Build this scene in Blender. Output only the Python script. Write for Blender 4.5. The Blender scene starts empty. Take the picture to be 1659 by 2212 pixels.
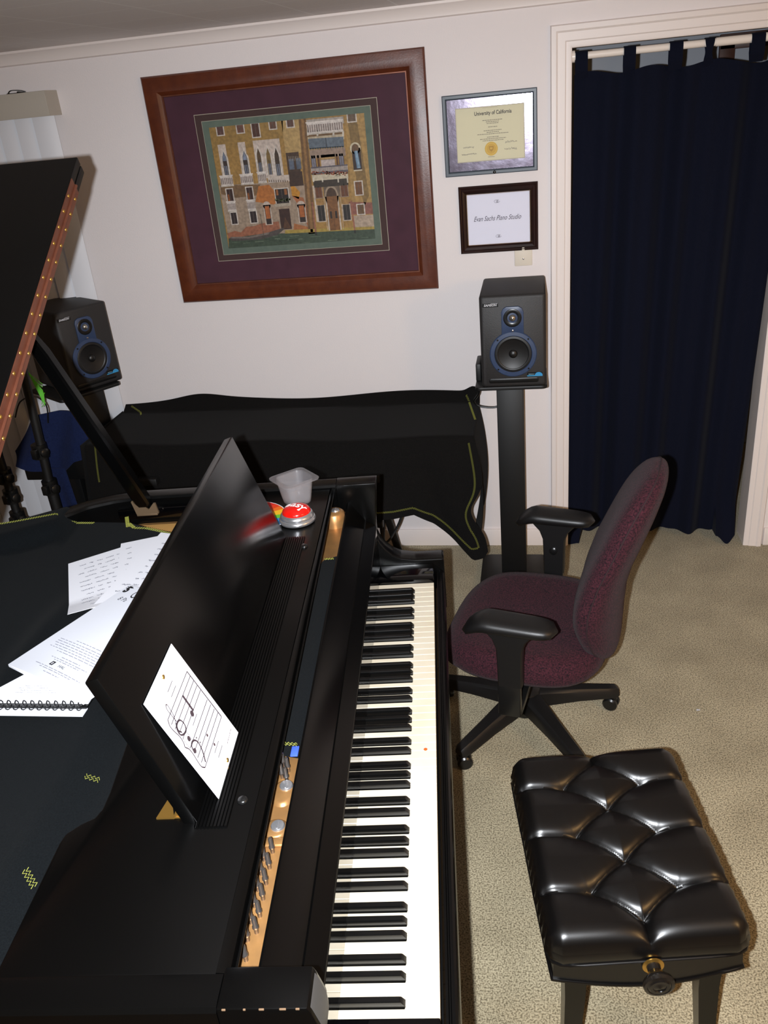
import bpy, bmesh, math, random
from mathutils import Vector, Matrix, Euler
PI = math.pi
SC = bpy.context.scene
COL = SC.collection
random.seed(7)

# ------------------------------------------------------------------ camera, light, exposure
CAM = Vector((-0.1296, -3.5225, 1.9528))
YAW, PITCH, ROLL = 0.2025, -0.4589, -0.0994
FPX = 1828.8
FWD = Vector((-math.sin(YAW)*math.cos(PITCH), math.cos(YAW)*math.cos(PITCH), math.sin(PITCH)))
_r = Vector((math.cos(YAW), math.sin(YAW), 0)); _u = _r.cross(FWD)
RGT = _r*math.cos(ROLL) + _u*math.sin(ROLL)
UPV = -_r*math.sin(ROLL) + _u*math.cos(ROLL)
cd = bpy.data.cameras.new('camera'); cam = bpy.data.objects.new('camera', cd); COL.objects.link(cam)
cam.matrix_world = Matrix.Translation(CAM) @ Matrix((RGT, UPV, -FWD)).transposed().to_4x4()
cd.sensor_fit = 'VERTICAL'; cd.sensor_height = 36.0; cd.lens = 36.0*FPX/2212.0; cd.clip_start = 0.02
SC.camera = cam

def lamp(name, kind, loc, power, color, size):
    l = bpy.data.lights.new(name, kind); l.energy = power; l.color = color
    if kind == 'AREA': l.size = size
    else: l.shadow_soft_size = size
    o = bpy.data.objects.new(name, l); o.location = loc; COL.objects.link(o); return o
# the camera's own flash, beside the lens (camera held upright, flash to its left)
fl = lamp('camera_flash', 'SPOT', CAM - RGT*0.065 - UPV*0.014, 352, (.96, .995, 1.045), .010)
fl.data.spot_size = math.radians(112); fl.data.spot_blend = 0.9
fl.rotation_euler = (FWD - UPV*0.08 + RGT*.06).to_track_quat('-Z', 'Y').to_euler()
# a warm tungsten lamp in the room, to the right behind the photographer
lamp('room_lamp', 'POINT', (1.75, -3.1, 1.95), 30, (1.0, .60, .24), .13)
w = bpy.data.worlds.new('room_ambience'); SC.world = w; w.use_nodes = True
bg = w.node_tree.nodes['Background']; bg.inputs[0].default_value = (1.0, .64, .30, 1); bg.inputs[1].default_value = 0.085
vs = SC.view_settings
vs.view_transform = 'Standard'; vs.look = 'None'; vs.gamma = 1.0; vs.exposure = 0.0; vs.use_curve_mapping = False

# ------------------------------------------------------------------ materials
def lin(c):
    return tuple((x/12.92 if x <= .04045 else ((x+.055)/1.055)**2.4) for x in c)
def rgb(r, g, b): return lin((r/255, g/255, b/255))
def mat(name, col, rough=.5, metal=0., spec=.5, sheen=0., coat=0., noise=None, bump=None, srgb=True, voro=None):
    """noise=(scale, second colour, contrast)  bump=(scale, strength, distance)"""
    m = bpy.data.materials.new(name); m.use_nodes = True
    nt = m.node_tree; p = nt.nodes['Principled BSDF']
    c = rgb(*col) if srgb else col
    p.inputs['Base Color'].default_value = (*c, 1)
    p.inputs['Roughness'].default_value = rough; p.inputs['Metallic'].default_value = metal
    p.inputs['Specular IOR Level'].default_value = spec
    p.inputs['Sheen Weight'].default_value = sheen; p.inputs['Coat Weight'].default_value = coat
    tc = nt.nodes.new('ShaderNodeTexCoord')
    if noise:
        n = nt.nodes.new('ShaderNodeTexNoise'); n.inputs['Scale'].default_value = noise[0]; n.inputs['Detail'].default_value = 5
        nt.links.new(tc.outputs['Object'], n.inputs['Vector'])
        r = nt.nodes.new('ShaderNodeValToRGB')
        h = noise[2]/2
        r.color_ramp.elements[0].position = .5-h; r.color_ramp.elements[1].position = .5+h
        r.color_ramp.elements[0].color = (*c, 1); r.color_ramp.elements[1].color = (*rgb(*noise[1]), 1)
        nt.links.new(n.outputs['Fac'], r.inputs['Fac']); nt.links.new(r.outputs['Color'], p.inputs['Base Color'])
    if bump:
        n2 = nt.nodes.new('ShaderNodeTexNoise'); n2.inputs['Scale'].default_value = bump[0]; n2.inputs['Detail'].default_value = 6
        nt.links.new(tc.outputs['Object'], n2.inputs['Vector'])
        b = nt.nodes.new('ShaderNodeBump'); b.inputs['Strength'].default_value = bump[1]; b.inputs['Distance'].default_value = bump[2]
        nt.links.new(n2.outputs['Fac'], b.inputs['Height']); nt.links.new(b.outputs['Normal'], p.inputs['Normal'])
    return m
def ink_mat(name, rough=.6, mottle=.0):
    m = mat(name, (200, 200, 200), rough)
    a = m.node_tree.nodes.new('ShaderNodeAttribute'); a.attribute_name = 'Col'
    nt = m.node_tree; tc = nt.nodes.new('ShaderNodeTexCoord'); n = nt.nodes.new('ShaderNodeTexNoise'); n.inputs['Scale'].default_value = 90; n.inputs['Detail'].default_value = 6
    r = nt.nodes.new('ShaderNodeValToRGB'); r.color_ramp.elements[0].position = .3; r.color_ramp.elements[1].position = .65
    r.color_ramp.elements[0].color = (1-mottle, 1-mottle, 1-mottle, 1)
    mx = nt.nodes.new('ShaderNodeMixRGB'); mx.blend_type = 'MULTIPLY'; mx.inputs[0].default_value = 1
    nt.links.new(tc.outputs['Object'], n.inputs['Vector']); nt.links.new(n.outputs['Fac'], r.inputs['Fac'])
    nt.links.new(a.outputs['Color'], mx.inputs[1]); nt.links.new(r.outputs['Color'], mx.inputs[2])
    nt.links.new(mx.outputs['Color'], nt.nodes['Principled BSDF'].inputs['Base Color'])
    return m
def glass_mat(name, gloss_rough=.03, ior=1.45, tint=(1, 1, 1)):
    m = bpy.data.materials.new(name); m.use_nodes = True; nt = m.node_tree
    for n in list(nt.nodes): nt.nodes.remove(n)
    o = nt.nodes.new('ShaderNodeOutputMaterial'); mx = nt.nodes.new('ShaderNodeMixShader')
    t = nt.nodes.new('ShaderNodeBsdfTransparent'); g = nt.nodes.new('ShaderNodeBsdfGlossy'); f = nt.nodes.new('ShaderNodeFresnel')
    t.inputs[0].default_value = (*tint, 1); g.inputs['Roughness'].default_value = gloss_rough; f.inputs['IOR'].default_value = ior
    nt.links.new(f.outputs[0], mx.inputs[0]); nt.links.new(t.outputs[0], mx.inputs[1]); nt.links.new(g.outputs[0], mx.inputs[2])
    nt.links.new(mx.outputs[0], o.inputs[0]); return m

M = {}
M['wall'] = mat('wall_paint', (226, 218, 217), .75, noise=(1.3, (232, 225, 223), .6), bump=(180, .12, .004))
M['trimw'] = mat('white_trim_paint', (232, 222, 217), .45)
M['hall'] = mat('hall_paint', (176, 180, 188), .8)
M['brownwood'] = mat('brown_door_wood', (92, 58, 44), .4, noise=(14, (70, 42, 32), .5))
M['blackpiano'] = mat('black_lacquer', (3, 3, 3), .24, spec=.3, noise=(3, (4, 4, 4), .6), bump=(900, .02, .0005))
M['blackgloss'] = mat('polished_black_lacquer', (3, 3, 4), .07, spec=.5)
M['blackmatte'] = mat('worn_black_lacquer', (4, 4, 4), .40, spec=.25, noise=(6, (5, 5, 5), .6))
M['greyend'] = mat('case_end_sheen', (62, 61, 60), .5)  # black lacquer's reflected light put in as a grey base colour
M['white_key'] = mat('ivory_key_top', (220, 212, 194), .30, noise=(9, (206, 194, 168), .6))
M['black_key'] = mat('ebony_key', (8, 8, 8), .24, spec=.5)
M['gold'] = mat('gold_plate_paint', (176, 130, 78), .36, metal=.55, noise=(30, (150, 112, 72), .5), bump=(60, .15, .002))
M['steel'] = mat('tuning_pin_steel', (150, 144, 140), .28, metal=.9)
M['brass'] = mat('brass', (205, 160, 80), .3, metal=.9)
M['oldbrass'] = mat('dull_brass', (116, 96, 74), .45, metal=.5)
M['hinge'] = mat('brown_hinge_metal', (128, 78, 58), .38, metal=.45, noise=(25, (104, 60, 46), .6))
M['felt'] = mat('black_string_cloth', (9, 11, 13), .95, spec=.06, sheen=.02, noise=(420, (16, 19, 21), .5), bump=(700, .5, .002))
M['cover'] = mat('black_cover_cloth', (14, 13, 13), .97, spec=.05, sheen=.03, noise=(350, (25, 24, 23), .5), bump=(600, .4, .002))
M['stitch'] = mat('yellow_green_thread', (146, 148, 62), .8)
M['navy'] = mat('navy_curtain_cloth', (15, 18, 30), .95, spec=.05, sheen=.03, noise=(260, (19, 22, 36), .5), bump=(500, .3, .002))
M['blue'] = mat('blue_cloth', (22, 30, 60), .95, spec=.08, sheen=.03, noise=(120, (28, 38, 72), .5), bump=(300, .4, .003))
M['plastic'] = mat('black_plastic', (17, 16, 16), .42, bump=(500, .15, .001))
M['plastic_s'] = mat('smooth_black_plastic', (18, 18, 18), .28)
M['vinyl'] = mat('black_vinyl_cabinet', (34, 32, 32), .55, bump=(420, .5, .0012))
M['standblk'] = mat('matt_black_stand', (13, 13, 13), .5)
M['spk_blue'] = mat('blue_baffle_trim', (44, 58, 86), .42, noise=(40, (50, 66, 96), .5))
M['cone'] = mat('speaker_cone', (16, 15, 15), .4, noise=(60, (22, 20, 19), .5))
M['rubber'] = mat('rubber_surround', (15, 15, 16), .45)
M['silver'] = mat('silver_plastic', (205, 205, 208), .25, metal=.85)
M['dome'] = mat('tweeter_dome', (190, 186, 178), .2, metal=.9)
M['red'] = mat('red_button_plastic', (214, 22, 14), .2, coat=.4)
M['fabric'] = mat('burgundy_fabric', (72, 36, 44), .95, spec=.08, sheen=.05, noise=(230, (26, 20, 24), .36), bump=(300, .5, .003))
M['seam'] = mat('burgundy_seam', (40, 18, 24), .9)
M['leather'] = mat('black_leather', (9, 8, 8), .30, spec=.5, noise=(20, (12, 10, 9), .5), bump=(900, .12, .0006))
M['knobw'] = mat('worn_black_knob', (14, 13, 13), .18, noise=(18, (30, 26, 22), .2))
M['paper'] = mat('white_paper', (228, 228, 234), .7)
M['papergloss'] = mat('glossy_white_cover', (222, 224, 232), .35)
M['framewood'] = mat('mottled_red_brown_frame', (104, 50, 24), .36, spec=.5, noise=(24, (72, 30, 18), .7), bump=(160, .12, .002))
M['burg'] = mat('burgundy_suede_mat', (62, 32, 44), .9, noise=(16, (74, 40, 54), .6))
M['matbrown'] = mat('dark_brown_mat', (66, 46, 44), .85)
M['matgreen'] = mat('grey_green_mat', (84, 98, 88), .8, noise=(60, (98, 110, 98), .6))
M['matline'] = mat('pale_bevel_line', (176, 168, 150), .6)
M['darkwood'] = mat('dark_mahogany_frame', (30, 16, 15), .28, noise=(20, (44, 22, 18), .5))
M['slate'] = mat('slate_blue_frame', (62, 72, 82), .4)
M['mirror'] = mat('silvery_mount', (112, 102, 116), .17, metal=.75, noise=(22, (140, 134, 150), .5), bump=(26, .12, .004))
M['ink'] = ink_mat('printed_ink')
M['paint'] = ink_mat('painted_print_ink', .6, .38)
M['inkgloss'] = ink_mat('printed_gloss_ink', .3)
M['pane'] = glass_mat('picture_glass', .02)
M['pane2'] = glass_mat('non_glare_glass', .30, 1.10)
M['switch'] = mat('almond_plastic', (222, 212, 196), .35)
M['valance'] = mat('beige_valance', (176, 168, 156), .5)
M['slat'] = mat('white_blind_slat', (214, 214, 218), .5)
M['rodw'] = mat('white_rod_enamel', (240, 230, 220), .2)
M['cable'] = mat('black_cable', (14, 14, 14), .4)
M['green'] = mat('lime_mesh_cord', (90, 190, 30), .6)
M['tape'] = mat('blue_tape', (60, 90, 215), .5)
M['sticker'] = mat('orange_sticker', (230, 90, 30), .5)
M['barewood'] = mat('bare_chipped_wood', (96, 74, 52), .7)
M['soft'] = mat('soundboard_wood', (196, 150, 88), .4, noise=(8, (180, 134, 76), .5))
def _frost():
    m = bpy.data.materials.new('frosted_plastic'); m.use_nodes = True; nt = m.node_tree
    p = nt.nodes['Principled BSDF']; p.inputs['Base Color'].default_value = (*rgb(196, 192, 196), 1); p.inputs['Roughness'].default_value = .3
    o = nt.nodes['Material Output']; mx = nt.nodes.new('ShaderNodeMixShader'); t = nt.nodes.new('ShaderNodeBsdfTransparent')
    tr = nt.nodes.new('ShaderNodeBsdfTranslucent'); tr.inputs[0].default_value = (*rgb(220, 216, 214), 1)
    m2 = nt.nodes.new('ShaderNodeMixShader'); m2.inputs[0].default_value = .35
    nt.links.new(p.outputs[0], m2.inputs[1]); nt.links.new(tr.outputs[0], m2.inputs[2])
    mx.inputs[0].default_value = .24
    nt.links.new(t.outputs[0], mx.inputs[1]); nt.links.new(m2.outputs[0], mx.inputs[2]); nt.links.new(mx.outputs[0], o.inputs[0]); return m
M['frost'] = _frost()

def carpet_mat():
    m = mat('beige_carpet', (150, 134, 110), .95, spec=.05, sheen=.2)
    nt = m.node_tree; p = nt.nodes['Principled BSDF']; tc = nt.nodes.new('ShaderNodeTexCoord')
    n1 = nt.nodes.new('ShaderNodeTexNoise'); n1.inputs['Scale'].default_value = 230; n1.inputs['Detail'].default_value = 5
    n2 = nt.nodes.new('ShaderNodeTexNoise'); n2.inputs['Scale'].default_value = 5.5; n2.inputs['Detail'].default_value = 6
    r1 = nt.nodes.new('ShaderNodeValToRGB'); r1.color_ramp.elements[0].position = .36; r1.color_ramp.elements[1].position = .58
    r1.color_ramp.elements[0].color = (*rgb(112, 102, 80), 1); r1.color_ramp.elements[1].color = (*rgb(192, 180, 150), 1)
    r2 = nt.nodes.new('ShaderNodeValToRGB'); r2.color_ramp.elements[0].position = .3; r2.color_ramp.elements[1].position = .7
    r2.color_ramp.elements[0].color = (.74, .73, .71, 1); r2.color_ramp.elements[1].color = (1, 1, 1, 1)
    mx = nt.nodes.new('ShaderNodeMixRGB'); mx.blend_type = 'MULTIPLY'; mx.inputs[0].default_value = 1
    for n in (n1, n2): nt.links.new(tc.outputs['Object'], n.inputs['Vector'])
    nt.links.new(n1.outputs['Fac'], r1.inputs['Fac']); nt.links.new(n2.outputs['Fac'], r2.inputs['Fac'])
    nt.links.new(r1.outputs['Color'], mx.inputs[1]); nt.links.new(r2.outputs['Color'], mx.inputs[2])
    nt.links.new(mx.outputs['Color'], p.inputs['Base Color'])
    b = nt.nodes.new('ShaderNodeBump'); b.inputs['Strength'].default_value = .6; b.inputs['Distance'].default_value = .004
    nt.links.new(n1.outputs['Fac'], b.inputs['Height']); nt.links.new(b.outputs['Normal'], p.inputs['Normal'])
    return m
M['carpet'] = carpet_mat()
def ceiling_mat():
    m = mat('grey_ceiling_tile', (172, 168, 164), .85)
    nt = m.node_tree; p = nt.nodes['Principled BSDF']; tc = nt.nodes.new('ShaderNodeTexCoord')
    br = nt.nodes.new('ShaderNodeTexBrick'); br.offset = 0; br.inputs['Scale'].default_value = 1
    br.inputs['Brick Width'].default_value = .305; br.inputs['Row Height'].default_value = .305; br.inputs['Mortar Size'].default_value = .003
    br.inputs['Color1'].default_value = (*rgb(234, 228, 225), 1); br.inputs['Color2'].default_value = (*rgb(237, 231, 228), 1); br.inputs['Mortar'].default_value = (*rgb(250, 247, 244), 1)
    n = nt.nodes.new('ShaderNodeTexNoise'); n.inputs['Scale'].default_value = 60
    b = nt.nodes.new('ShaderNodeBump'); b.inputs['Strength'].default_value = .3; b.inputs['Distance'].default_value = .004
    nt.links.new(tc.outputs['Object'], br.inputs['Vector']); nt.links.new(tc.outputs['Object'], n.inputs['Vector'])
    nt.links.new(br.outputs['Color'], p.inputs['Base Color']); nt.links.new(n.outputs['Fac'], b.inputs['Height']); nt.links.new(b.outputs['Normal'], p.inputs['Normal'])
    return m
M['ceil'] = ceiling_mat()

# ------------------------------------------------------------------ mesh helpers
class MB:
    """collects shapes; build() links them as ONE mesh object"""
    def __init__(s, *mats): s.bm = bmesh.new(); s.mats = list(mats); s.k = 0; s.T = Matrix()
    def use(s, k): s.k = k; return s
    def add(s, b):
        for f in b.faces: f.material_index = s.k
        b.transform(s.T)
        me = bpy.data.meshes.new('tmp'); b.to_mesh(me); b.free(); s.bm.from_mesh(me); bpy.data.meshes.remove(me); return s
    def box(s, lo, hi, bev=0., seg=2, rot=None, piv=None):
        b = bmesh.new(); bmesh.ops.create_cube(b, size=1)
        lo, hi = Vector(lo), Vector(hi); c = (lo+hi)/2; d = hi-lo
        for v in b.verts: v.co = Vector((v.co.x*d.x, v.co.y*d.y, v.co.z*d.z)) + c
        if bev: bmesh.ops.bevel(b, geom=b.edges[:], offset=min(bev, .49*min(abs(d.x), abs(d.y), abs(d.z))), segments=seg, affect='EDGES', profile=.5)
        if rot is not None:
            p = Vector(piv) if piv is not None else c
            b.transform(Matrix.Translation(p) @ rot.to_4x4() @ Matrix.Translation(-p))
        return s.add(b)
    def prism(s, pts, lo, hi, axis=2, bev=0., seg=2):
        """closed 2-D outline pushed along an axis (0: pts=(y,z), 1: pts=(x,z), 2: pts=(x,y))"""
        b = bmesh.new()
        def mk(p, h): return {0: (h, p[0], p[1]), 1: (p[0], h, p[1]), 2: (p[0], p[1], h)}[axis]
        A = [b.verts.new(mk(p, lo)) for p in pts]; B = [b.verts.new(mk(p, hi)) for p in pts]
        n = len(pts); b.faces.new(A); b.faces.new(B[::-1])
        for i in range(n): b.faces.new((A[i], B[i], B[(i+1) % n], A[(i+1) % n]))
        bmesh.ops.recalc_face_normals(b, faces=b.faces[:])
        if bev: bmesh.ops.bevel(b, geom=b.edges[:], offset=bev, segments=seg, affect='EDGES', profile=.5, clamp_overlap=True)
        return s.add(b)
    def lathe(s, prof, seg=32, at=(0, 0, 0), axis=(0, 0, 1), cap=True):
        b = bmesh.new(); rings = []
        for r, h in prof: rings.append([b.verts.new((r*math.cos(2*PI*i/seg), r*math.sin(2*PI*i/seg), h)) for i in range(seg)])
        for a, c in zip(rings, rings[1:]):
            for i in range(seg): b.faces.new((a[i], a[(i+1) % seg], c[(i+1) % seg], c[i]))
        if cap: b.faces.new(rings[0][::-1]); b.faces.new(rings[-1])
        q = Vector((0, 0, 1)).rotation_difference(Vector(axis).normalized())
        b.transform(Matrix.Translation(Vector(at)) @ q.to_matrix().to_4x4()); return s.add(b)
    def cyl(s, p0, p1, r0, r1=None, seg=16, bev=0.):
        p0, p1 = Vector(p0), Vector(p1); L = (p1-p0).length; r1 = r0 if r1 is None else r1
        pr = [(r0, 0), (r1, L)] if not bev else [(r0-bev, 0), (r0, bev), (r1, L-bev), (r1-bev, L)]
        return s.lathe(pr, seg, p0, p1-p0)
    def tube(s, pts, r, seg=8, closed=False, rad=None):
        b = bmesh.new(); pts = [Vector(p) for p in pts]; n = len(pts); rings = []; prev = None
        for i, p in enumerate(pts):
            if closed: t = pts[(i+1) % n]-pts[i-1]
            else: t = pts[min(i+1, n-1)]-pts[max(i-1, 0)]
            t.normalize()
            if prev is None:
                a = Vector((0, 0, 1)) if abs(t.z) < .9 else Vector((1, 0, 0)); x = t.cross(a).normalized()
            else: x = (prev - t*prev.dot(t)).normalized()
            prev = x; y = t.cross(x); rr = rad[i] if rad else r
            rings.append([b.verts.new(p + (x*math.cos(2*PI*k/seg) + y*math.sin(2*PI*k/seg))*rr) for k in range(seg)])
        for i in range(n if closed else n-1):
            a, c = rings[i], rings[(i+1) % n]
            for k in range(seg): b.faces.new((a[k], a[(k+1) % seg], c[(k+1) % seg], c[k]))
        if not closed: b.faces.new(rings[0][::-1]); b.faces.new(rings[-1])
        bmesh.ops.recalc_face_normals(b, faces=b.faces[:]); return s.add(b)
    def loft(s, rings, closed=True, cap=True):
        b = bmesh.new(); R = [[b.verts.new(p) for p in r] for r in rings]; n = len(rings[0])
        for a, c in zip(R, R[1:]):
            for k in range(n if closed else n-1): b.faces.new((a[k], a[(k+1) % n], c[(k+1) % n], c[k]))
        if cap and closed: b.faces.new(R[0][::-1]); b.faces.new(R[-1])
        bmesh.ops.recalc_face_normals(b, faces=b.faces[:]); return s.add(b)
    def grid(s, fn, nu, nv, thick=0., keep=None):
        """fn(a,b) with a,b in 0..1; thick gives it a back side"""
        b = bmesh.new(); V = [[b.verts.new(fn(i/nu, j/nv)) for j in range(nv+1)] for i in range(nu+1)]
        for i in range(nu):
            for j in range(nv):
                if keep and not keep((i+.5)/nu, (j+.5)/nv): continue
                b.faces.new((V[i][j], V[i+1][j], V[i+1][j+1], V[i][j+1]))
        for v in [v for v in b.verts if not v.link_faces]: b.verts.remove(v)
        if thick: bmesh.ops.recalc_face_normals(b, faces=b.faces[:]); bmesh.ops.solidify(b, geom=b.faces[:], thickness=thick)
        return s.add(b)
    def poly(s, pts, thick=0.):
        b = bmesh.new(); b.faces.new([b.verts.new(p) for p in pts])
        if thick: bmesh.ops.solidify(b, geom=b.faces[:], thickness=thick)
        return s.add(b)
    def sphere(s, c, r, sx=1, sy=1, sz=1, seg=16):
        b = bmesh.new(); bmesh.ops.create_uvsphere(b, u_segments=seg, v_segments=max(6, seg//2), radius=r)
        for v in b.verts: v.co = Vector((v.co.x*sx, v.co.y*sy, v.co.z*sz)) + Vector(c)
        return s.add(b)
    def build(s, name, parent=None, smooth=35, loc=None, rot=None, sub=0):
        me = bpy.data.meshes.new(name); s.bm.to_mesh(me); s.bm.free()
        for m in s.mats: me.materials.append(m)
        if smooth:
            me.polygons.foreach_set('use_smooth', [True]*len(me.polygons)); me.set_sharp_from_angle(angle=math.radians(smooth))
        o = bpy.data.objects.new(name, me); COL.objects.link(o)
        if parent is not None: o.parent = parent
        if loc is not None: o.location = loc
        if rot is not None: o.rotation_euler = rot
        if sub: md = o.modifiers.new('smooth', 'SUBSURF'); md.levels = sub; md.render_levels = sub
        return o

def tag(o, label=None, cat=None, group=None, kind=None):
    if label: o['label'] = label
    if cat: o['category'] = cat
    if group: o['group'] = group
    if kind: o['kind'] = kind
    return o
def thing(name, label, cat, loc=(0, 0, 0), rotz=0., group=None):
    o = bpy.data.objects.new(name, None); o.empty_display_size = .05; COL.objects.link(o)
    o.location = loc; o.rotation_euler = (0, 0, rotz); return tag(o, label, cat, group)
def struct(mb, name, **k): return tag(mb.build(name, **k), kind='structure')
def copy_part(src, parent, loc=None):
    c = src.copy(); COL.objects.link(c); c.parent = parent
    if loc is not None: c.location = loc
    return c
def spline(pts, n=8):
    P = [Vector(p) for p in pts]; out = []
    for i in range(len(P)-1):
        p0, p1, p2, p3 = P[max(i-1, 0)], P[i], P[i+1], P[min(i+2, len(P)-1)]
        for k in range(n):
            t = k/n
            out.append(.5*((2*p1)+(p2-p0)*t+(2*p0-5*p1+4*p2-p3)*t*t+(3*p1-p0-3*p2+p3)*t**3))
    out.append(P[-1]); return out
def lerp(a, b, t): return a+(b-a)*t
def pwl(xs, ys, x):
    if x <= xs[0]: return ys[0]
    for i in range(len(xs)-1):
        if x <= xs[i+1]: return lerp(ys[i], ys[i+1], (x-xs[i])/(xs[i+1]-xs[i]))
    return ys[-1]

# flat printed artwork: coloured faces in a plane, layered by hairline offsets
class Art:
    def __init__(s): s.v = []; s.f = []; s.c = []; s.layer = 0
    def poly(s, pts, col, layer):
        b = len(s.v); s.v += [(x, y, layer) for x, y in pts]; s.f.append(list(range(b, b+len(pts)))); s.c.append(rgb(*col))
    def rect(s, x0, y0, x1, y1, col, layer): s.poly([(x0, y0), (x1, y0), (x1, y1), (x0, y1)], col, layer)
    def line(s, pts, w, col, layer):
        pts = [Vector((p[0], p[1])) for p in pts]; n = len(pts); L = []; R = []
        for i in range(n):
            t = (pts[min(i+1, n-1)]-pts[max(i-1, 0)])
            if t.length < 1e-9: t = Vector((1, 0))
            t.normalize(); nn = Vector((-t.y, t.x)); ww = (w[i] if isinstance(w, (list, tuple)) else w)/2
            L.append(pts[i]+nn*ww); R.append(pts[i]-nn*ww)
        for i in range(n-1): s.poly([L[i], L[i+1], R[i+1], R[i]], col, layer)
    def disc(s, cx, cy, rx, ry, col, layer, n=20, a0=0): s.poly([(cx+rx*math.cos(a0+2*PI*i/n), cy+ry*math.sin(a0+2*PI*i/n)) for i in range(n)], col, layer)
    def text(s, body, x, y, size, col, layer, align='CENTER', shear=0., bold=0., M2=None, sx=1.):
        V, F = text_mesh(body, size, align, shear, bold)
        b = len(s.v)
        for p in V:
            q = (p[0]*sx, p[1])
            if M2: q = (M2[0][0]*q[0]+M2[0][1]*q[1], M2[1][0]*q[0]+M2[1][1]*q[1])
            s.v.append((x+q[0], y+q[1], layer))
        for f in F: s.f.append([i+b for i in f]); s.c.append(rgb(*col))
    def build(s, name, fn, m, parent=None, dz=.00018, rect=None):
        """fn(x, y, h) -> point"""
        me = bpy.data.meshes.new(name)
        me.from_pydata([fn(x, y, l*dz) for x, y, l in s.v], [], s.f); me.materials.append(m)
        ca = me.color_attributes.new('Col', 'FLOAT_COLOR', 'CORNER')
        for p, c in zip(me.polygons, s.c):
            for li in p.loop_indices: ca.data[li].color = (*c, 1)
        o = bpy.data.objects.new(name, me); COL.objects.link(o)
        if parent is not None: o.parent = parent
        return o
_tc = {}
def text_mesh(body, size, align='CENTER', shear=0., bold=0.):
    key = (body, size, align, shear, bold)
    if key in _tc: return _tc[key]
    c = bpy.data.curves.new('t', 'FONT'); c.body = body; c.size = size; c.align_x = align; c.align_y = 'CENTER'; c.shear = shear; c.offset = bold; c.resolution_u = 3
    o = bpy.data.objects.new('t', c); COL.objects.link(o)
    dg = bpy.context.evaluated_depsgraph_get(); me = o.evaluated_get(dg).to_mesh()
    V = [tuple(v.co) for v in me.vertices]; F = [list(p.vertices) for p in me.polygons]
    o.evaluated_get(dg).to_mesh_clear(); bpy.data.objects.remove(o); bpy.data.curves.remove(c)
    _tc[key] = (V, F); return V, F
def homography(src):
    """maps the four corners src (tl, tr, br, bl) to the unit square (0,1),(1,1),(1,0),(0,0)"""
    dst = [(0, 1), (1, 1), (1, 0), (0, 0)]; A = []; B = []
    for (x, y), (X, Y) in zip(src, dst):
        A.append([x, y, 1, 0, 0, 0, -X*x, -X*y]); B.append(X)
        A.append([0, 0, 0, x, y, 1, -Y*x, -Y*y]); B.append(Y)
    n = 8
    for i in range(n):
        p = max(range(i, n), key=lambda r: abs(A[r][i])); A[i], A[p] = A[p], A[i]; B[i], B[p] = B[p], B[i]
        for r in range(n):
            if r != i:
                k = A[r][i]/A[i][i]
                A[r] = [a-k*b for a, b in zip(A[r], A[i])]; B[r] -= k*B[i]
    h = [B[i]/A[i][i] for i in range(n)]
    return lambda x, y: ((h[0]*x+h[1]*y+h[2])/(h[6]*x+h[7]*y+1), (h[3]*x+h[4]*y+h[5])/(h[6]*x+h[7]*y+1))

# ------------------------------------------------------------------ the setting
ZC = 2.223
DW = .765                                            # width of the door opening, from x = 0
mb = MB(M['wall'])
mb.box((-3.4, 0, 0), (-.012, .12, ZC)).box((DW+.012, 0, 0), (2.3, .12, ZC)).box((-.012, 0, 2.042), (DW+.012, .12, ZC))
struct(mb, 'wall_back')
struct(MB(M['wall']).box((-3.52, -4.6, 0), (-3.4, .12, ZC)), 'wall_left')
struct(MB(M['wall']).box((2.3, -4.6, 0), (2.42, .12, ZC)), 'wall_right')
struct(MB(M['carpet']).box((-3.4, -4.6, -.05), (2.3, 1.3, 0)), 'floor')
struct(MB(M['ceil']).box((-3.4, -4.6, ZC), (2.3, 1.3, ZC+.05)), 'ceiling')
struct(MB(M['hall']).box((-1.2, 1.18, 0), (2.3, 1.3, ZC)), 'wall_hall')
mb = MB(M['trimw'])                                   # moulding under the ceiling
mb.prism([(0, ZC), (-.034, ZC), (-.034, ZC-.008), (-.026, ZC-.014), (-.014, ZC-.034), (-.012, ZC-.046), (0, ZC-.05)], -3.4, 2.3, 0)
struct(mb, 'trim_1')
mb = MB(M['trimw']).box((-3.4, -.012, 0), (-.082, 0, .085), .003).box((DW+.082, -.012, 0), (2.3, 0, .085), .003)
struct(mb, 'baseboard_back')
mb = MB(M['trimw'])
prof = [(0, 0), (0, -.010), (.006, -.013), (.020, -.013), (.024, -.017), (.050, -.019), (.056, -.024), (.072, -.022), (.076, -.016), (.076, 0)]
mb.loft([[Vector((-a, b, 0)) for a, b in prof], [Vector((-a, b, 2.033+a)) for a, b in prof], [Vector((DW+a, b, 2.033+a)) for a, b in prof], [Vector((DW+a, b, 0)) for a, b in prof]])
struct(mb, 'trim_2')
mb = MB(M['trimw'])                                   # jambs lining the opening
mb.box((-.012, 0, 0), (0, .12, 2.033)).box((DW, 0, 0), (DW+.012, .12, 2.033)).box((-.012, 0, 2.033), (DW+.012, .12, 2.042))
struct(mb, 'trim_3')
mb = MB(M['brownwood'], M['hall'])                    # brown door frame across the hall
mb.box((.715, 1.155, 0), (.785, 1.185, 2.02), .004).box((.715, 1.155, 1.985), (1.55, 1.185, 2.05), .004).box((1.47, 1.155, 0), (1.55, 1.185, 2.02), .004)
mb.use(1).box((.785, 1.168, .01), (1.47, 1.18, 1.985))
struct(mb, 'door_1')

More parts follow.
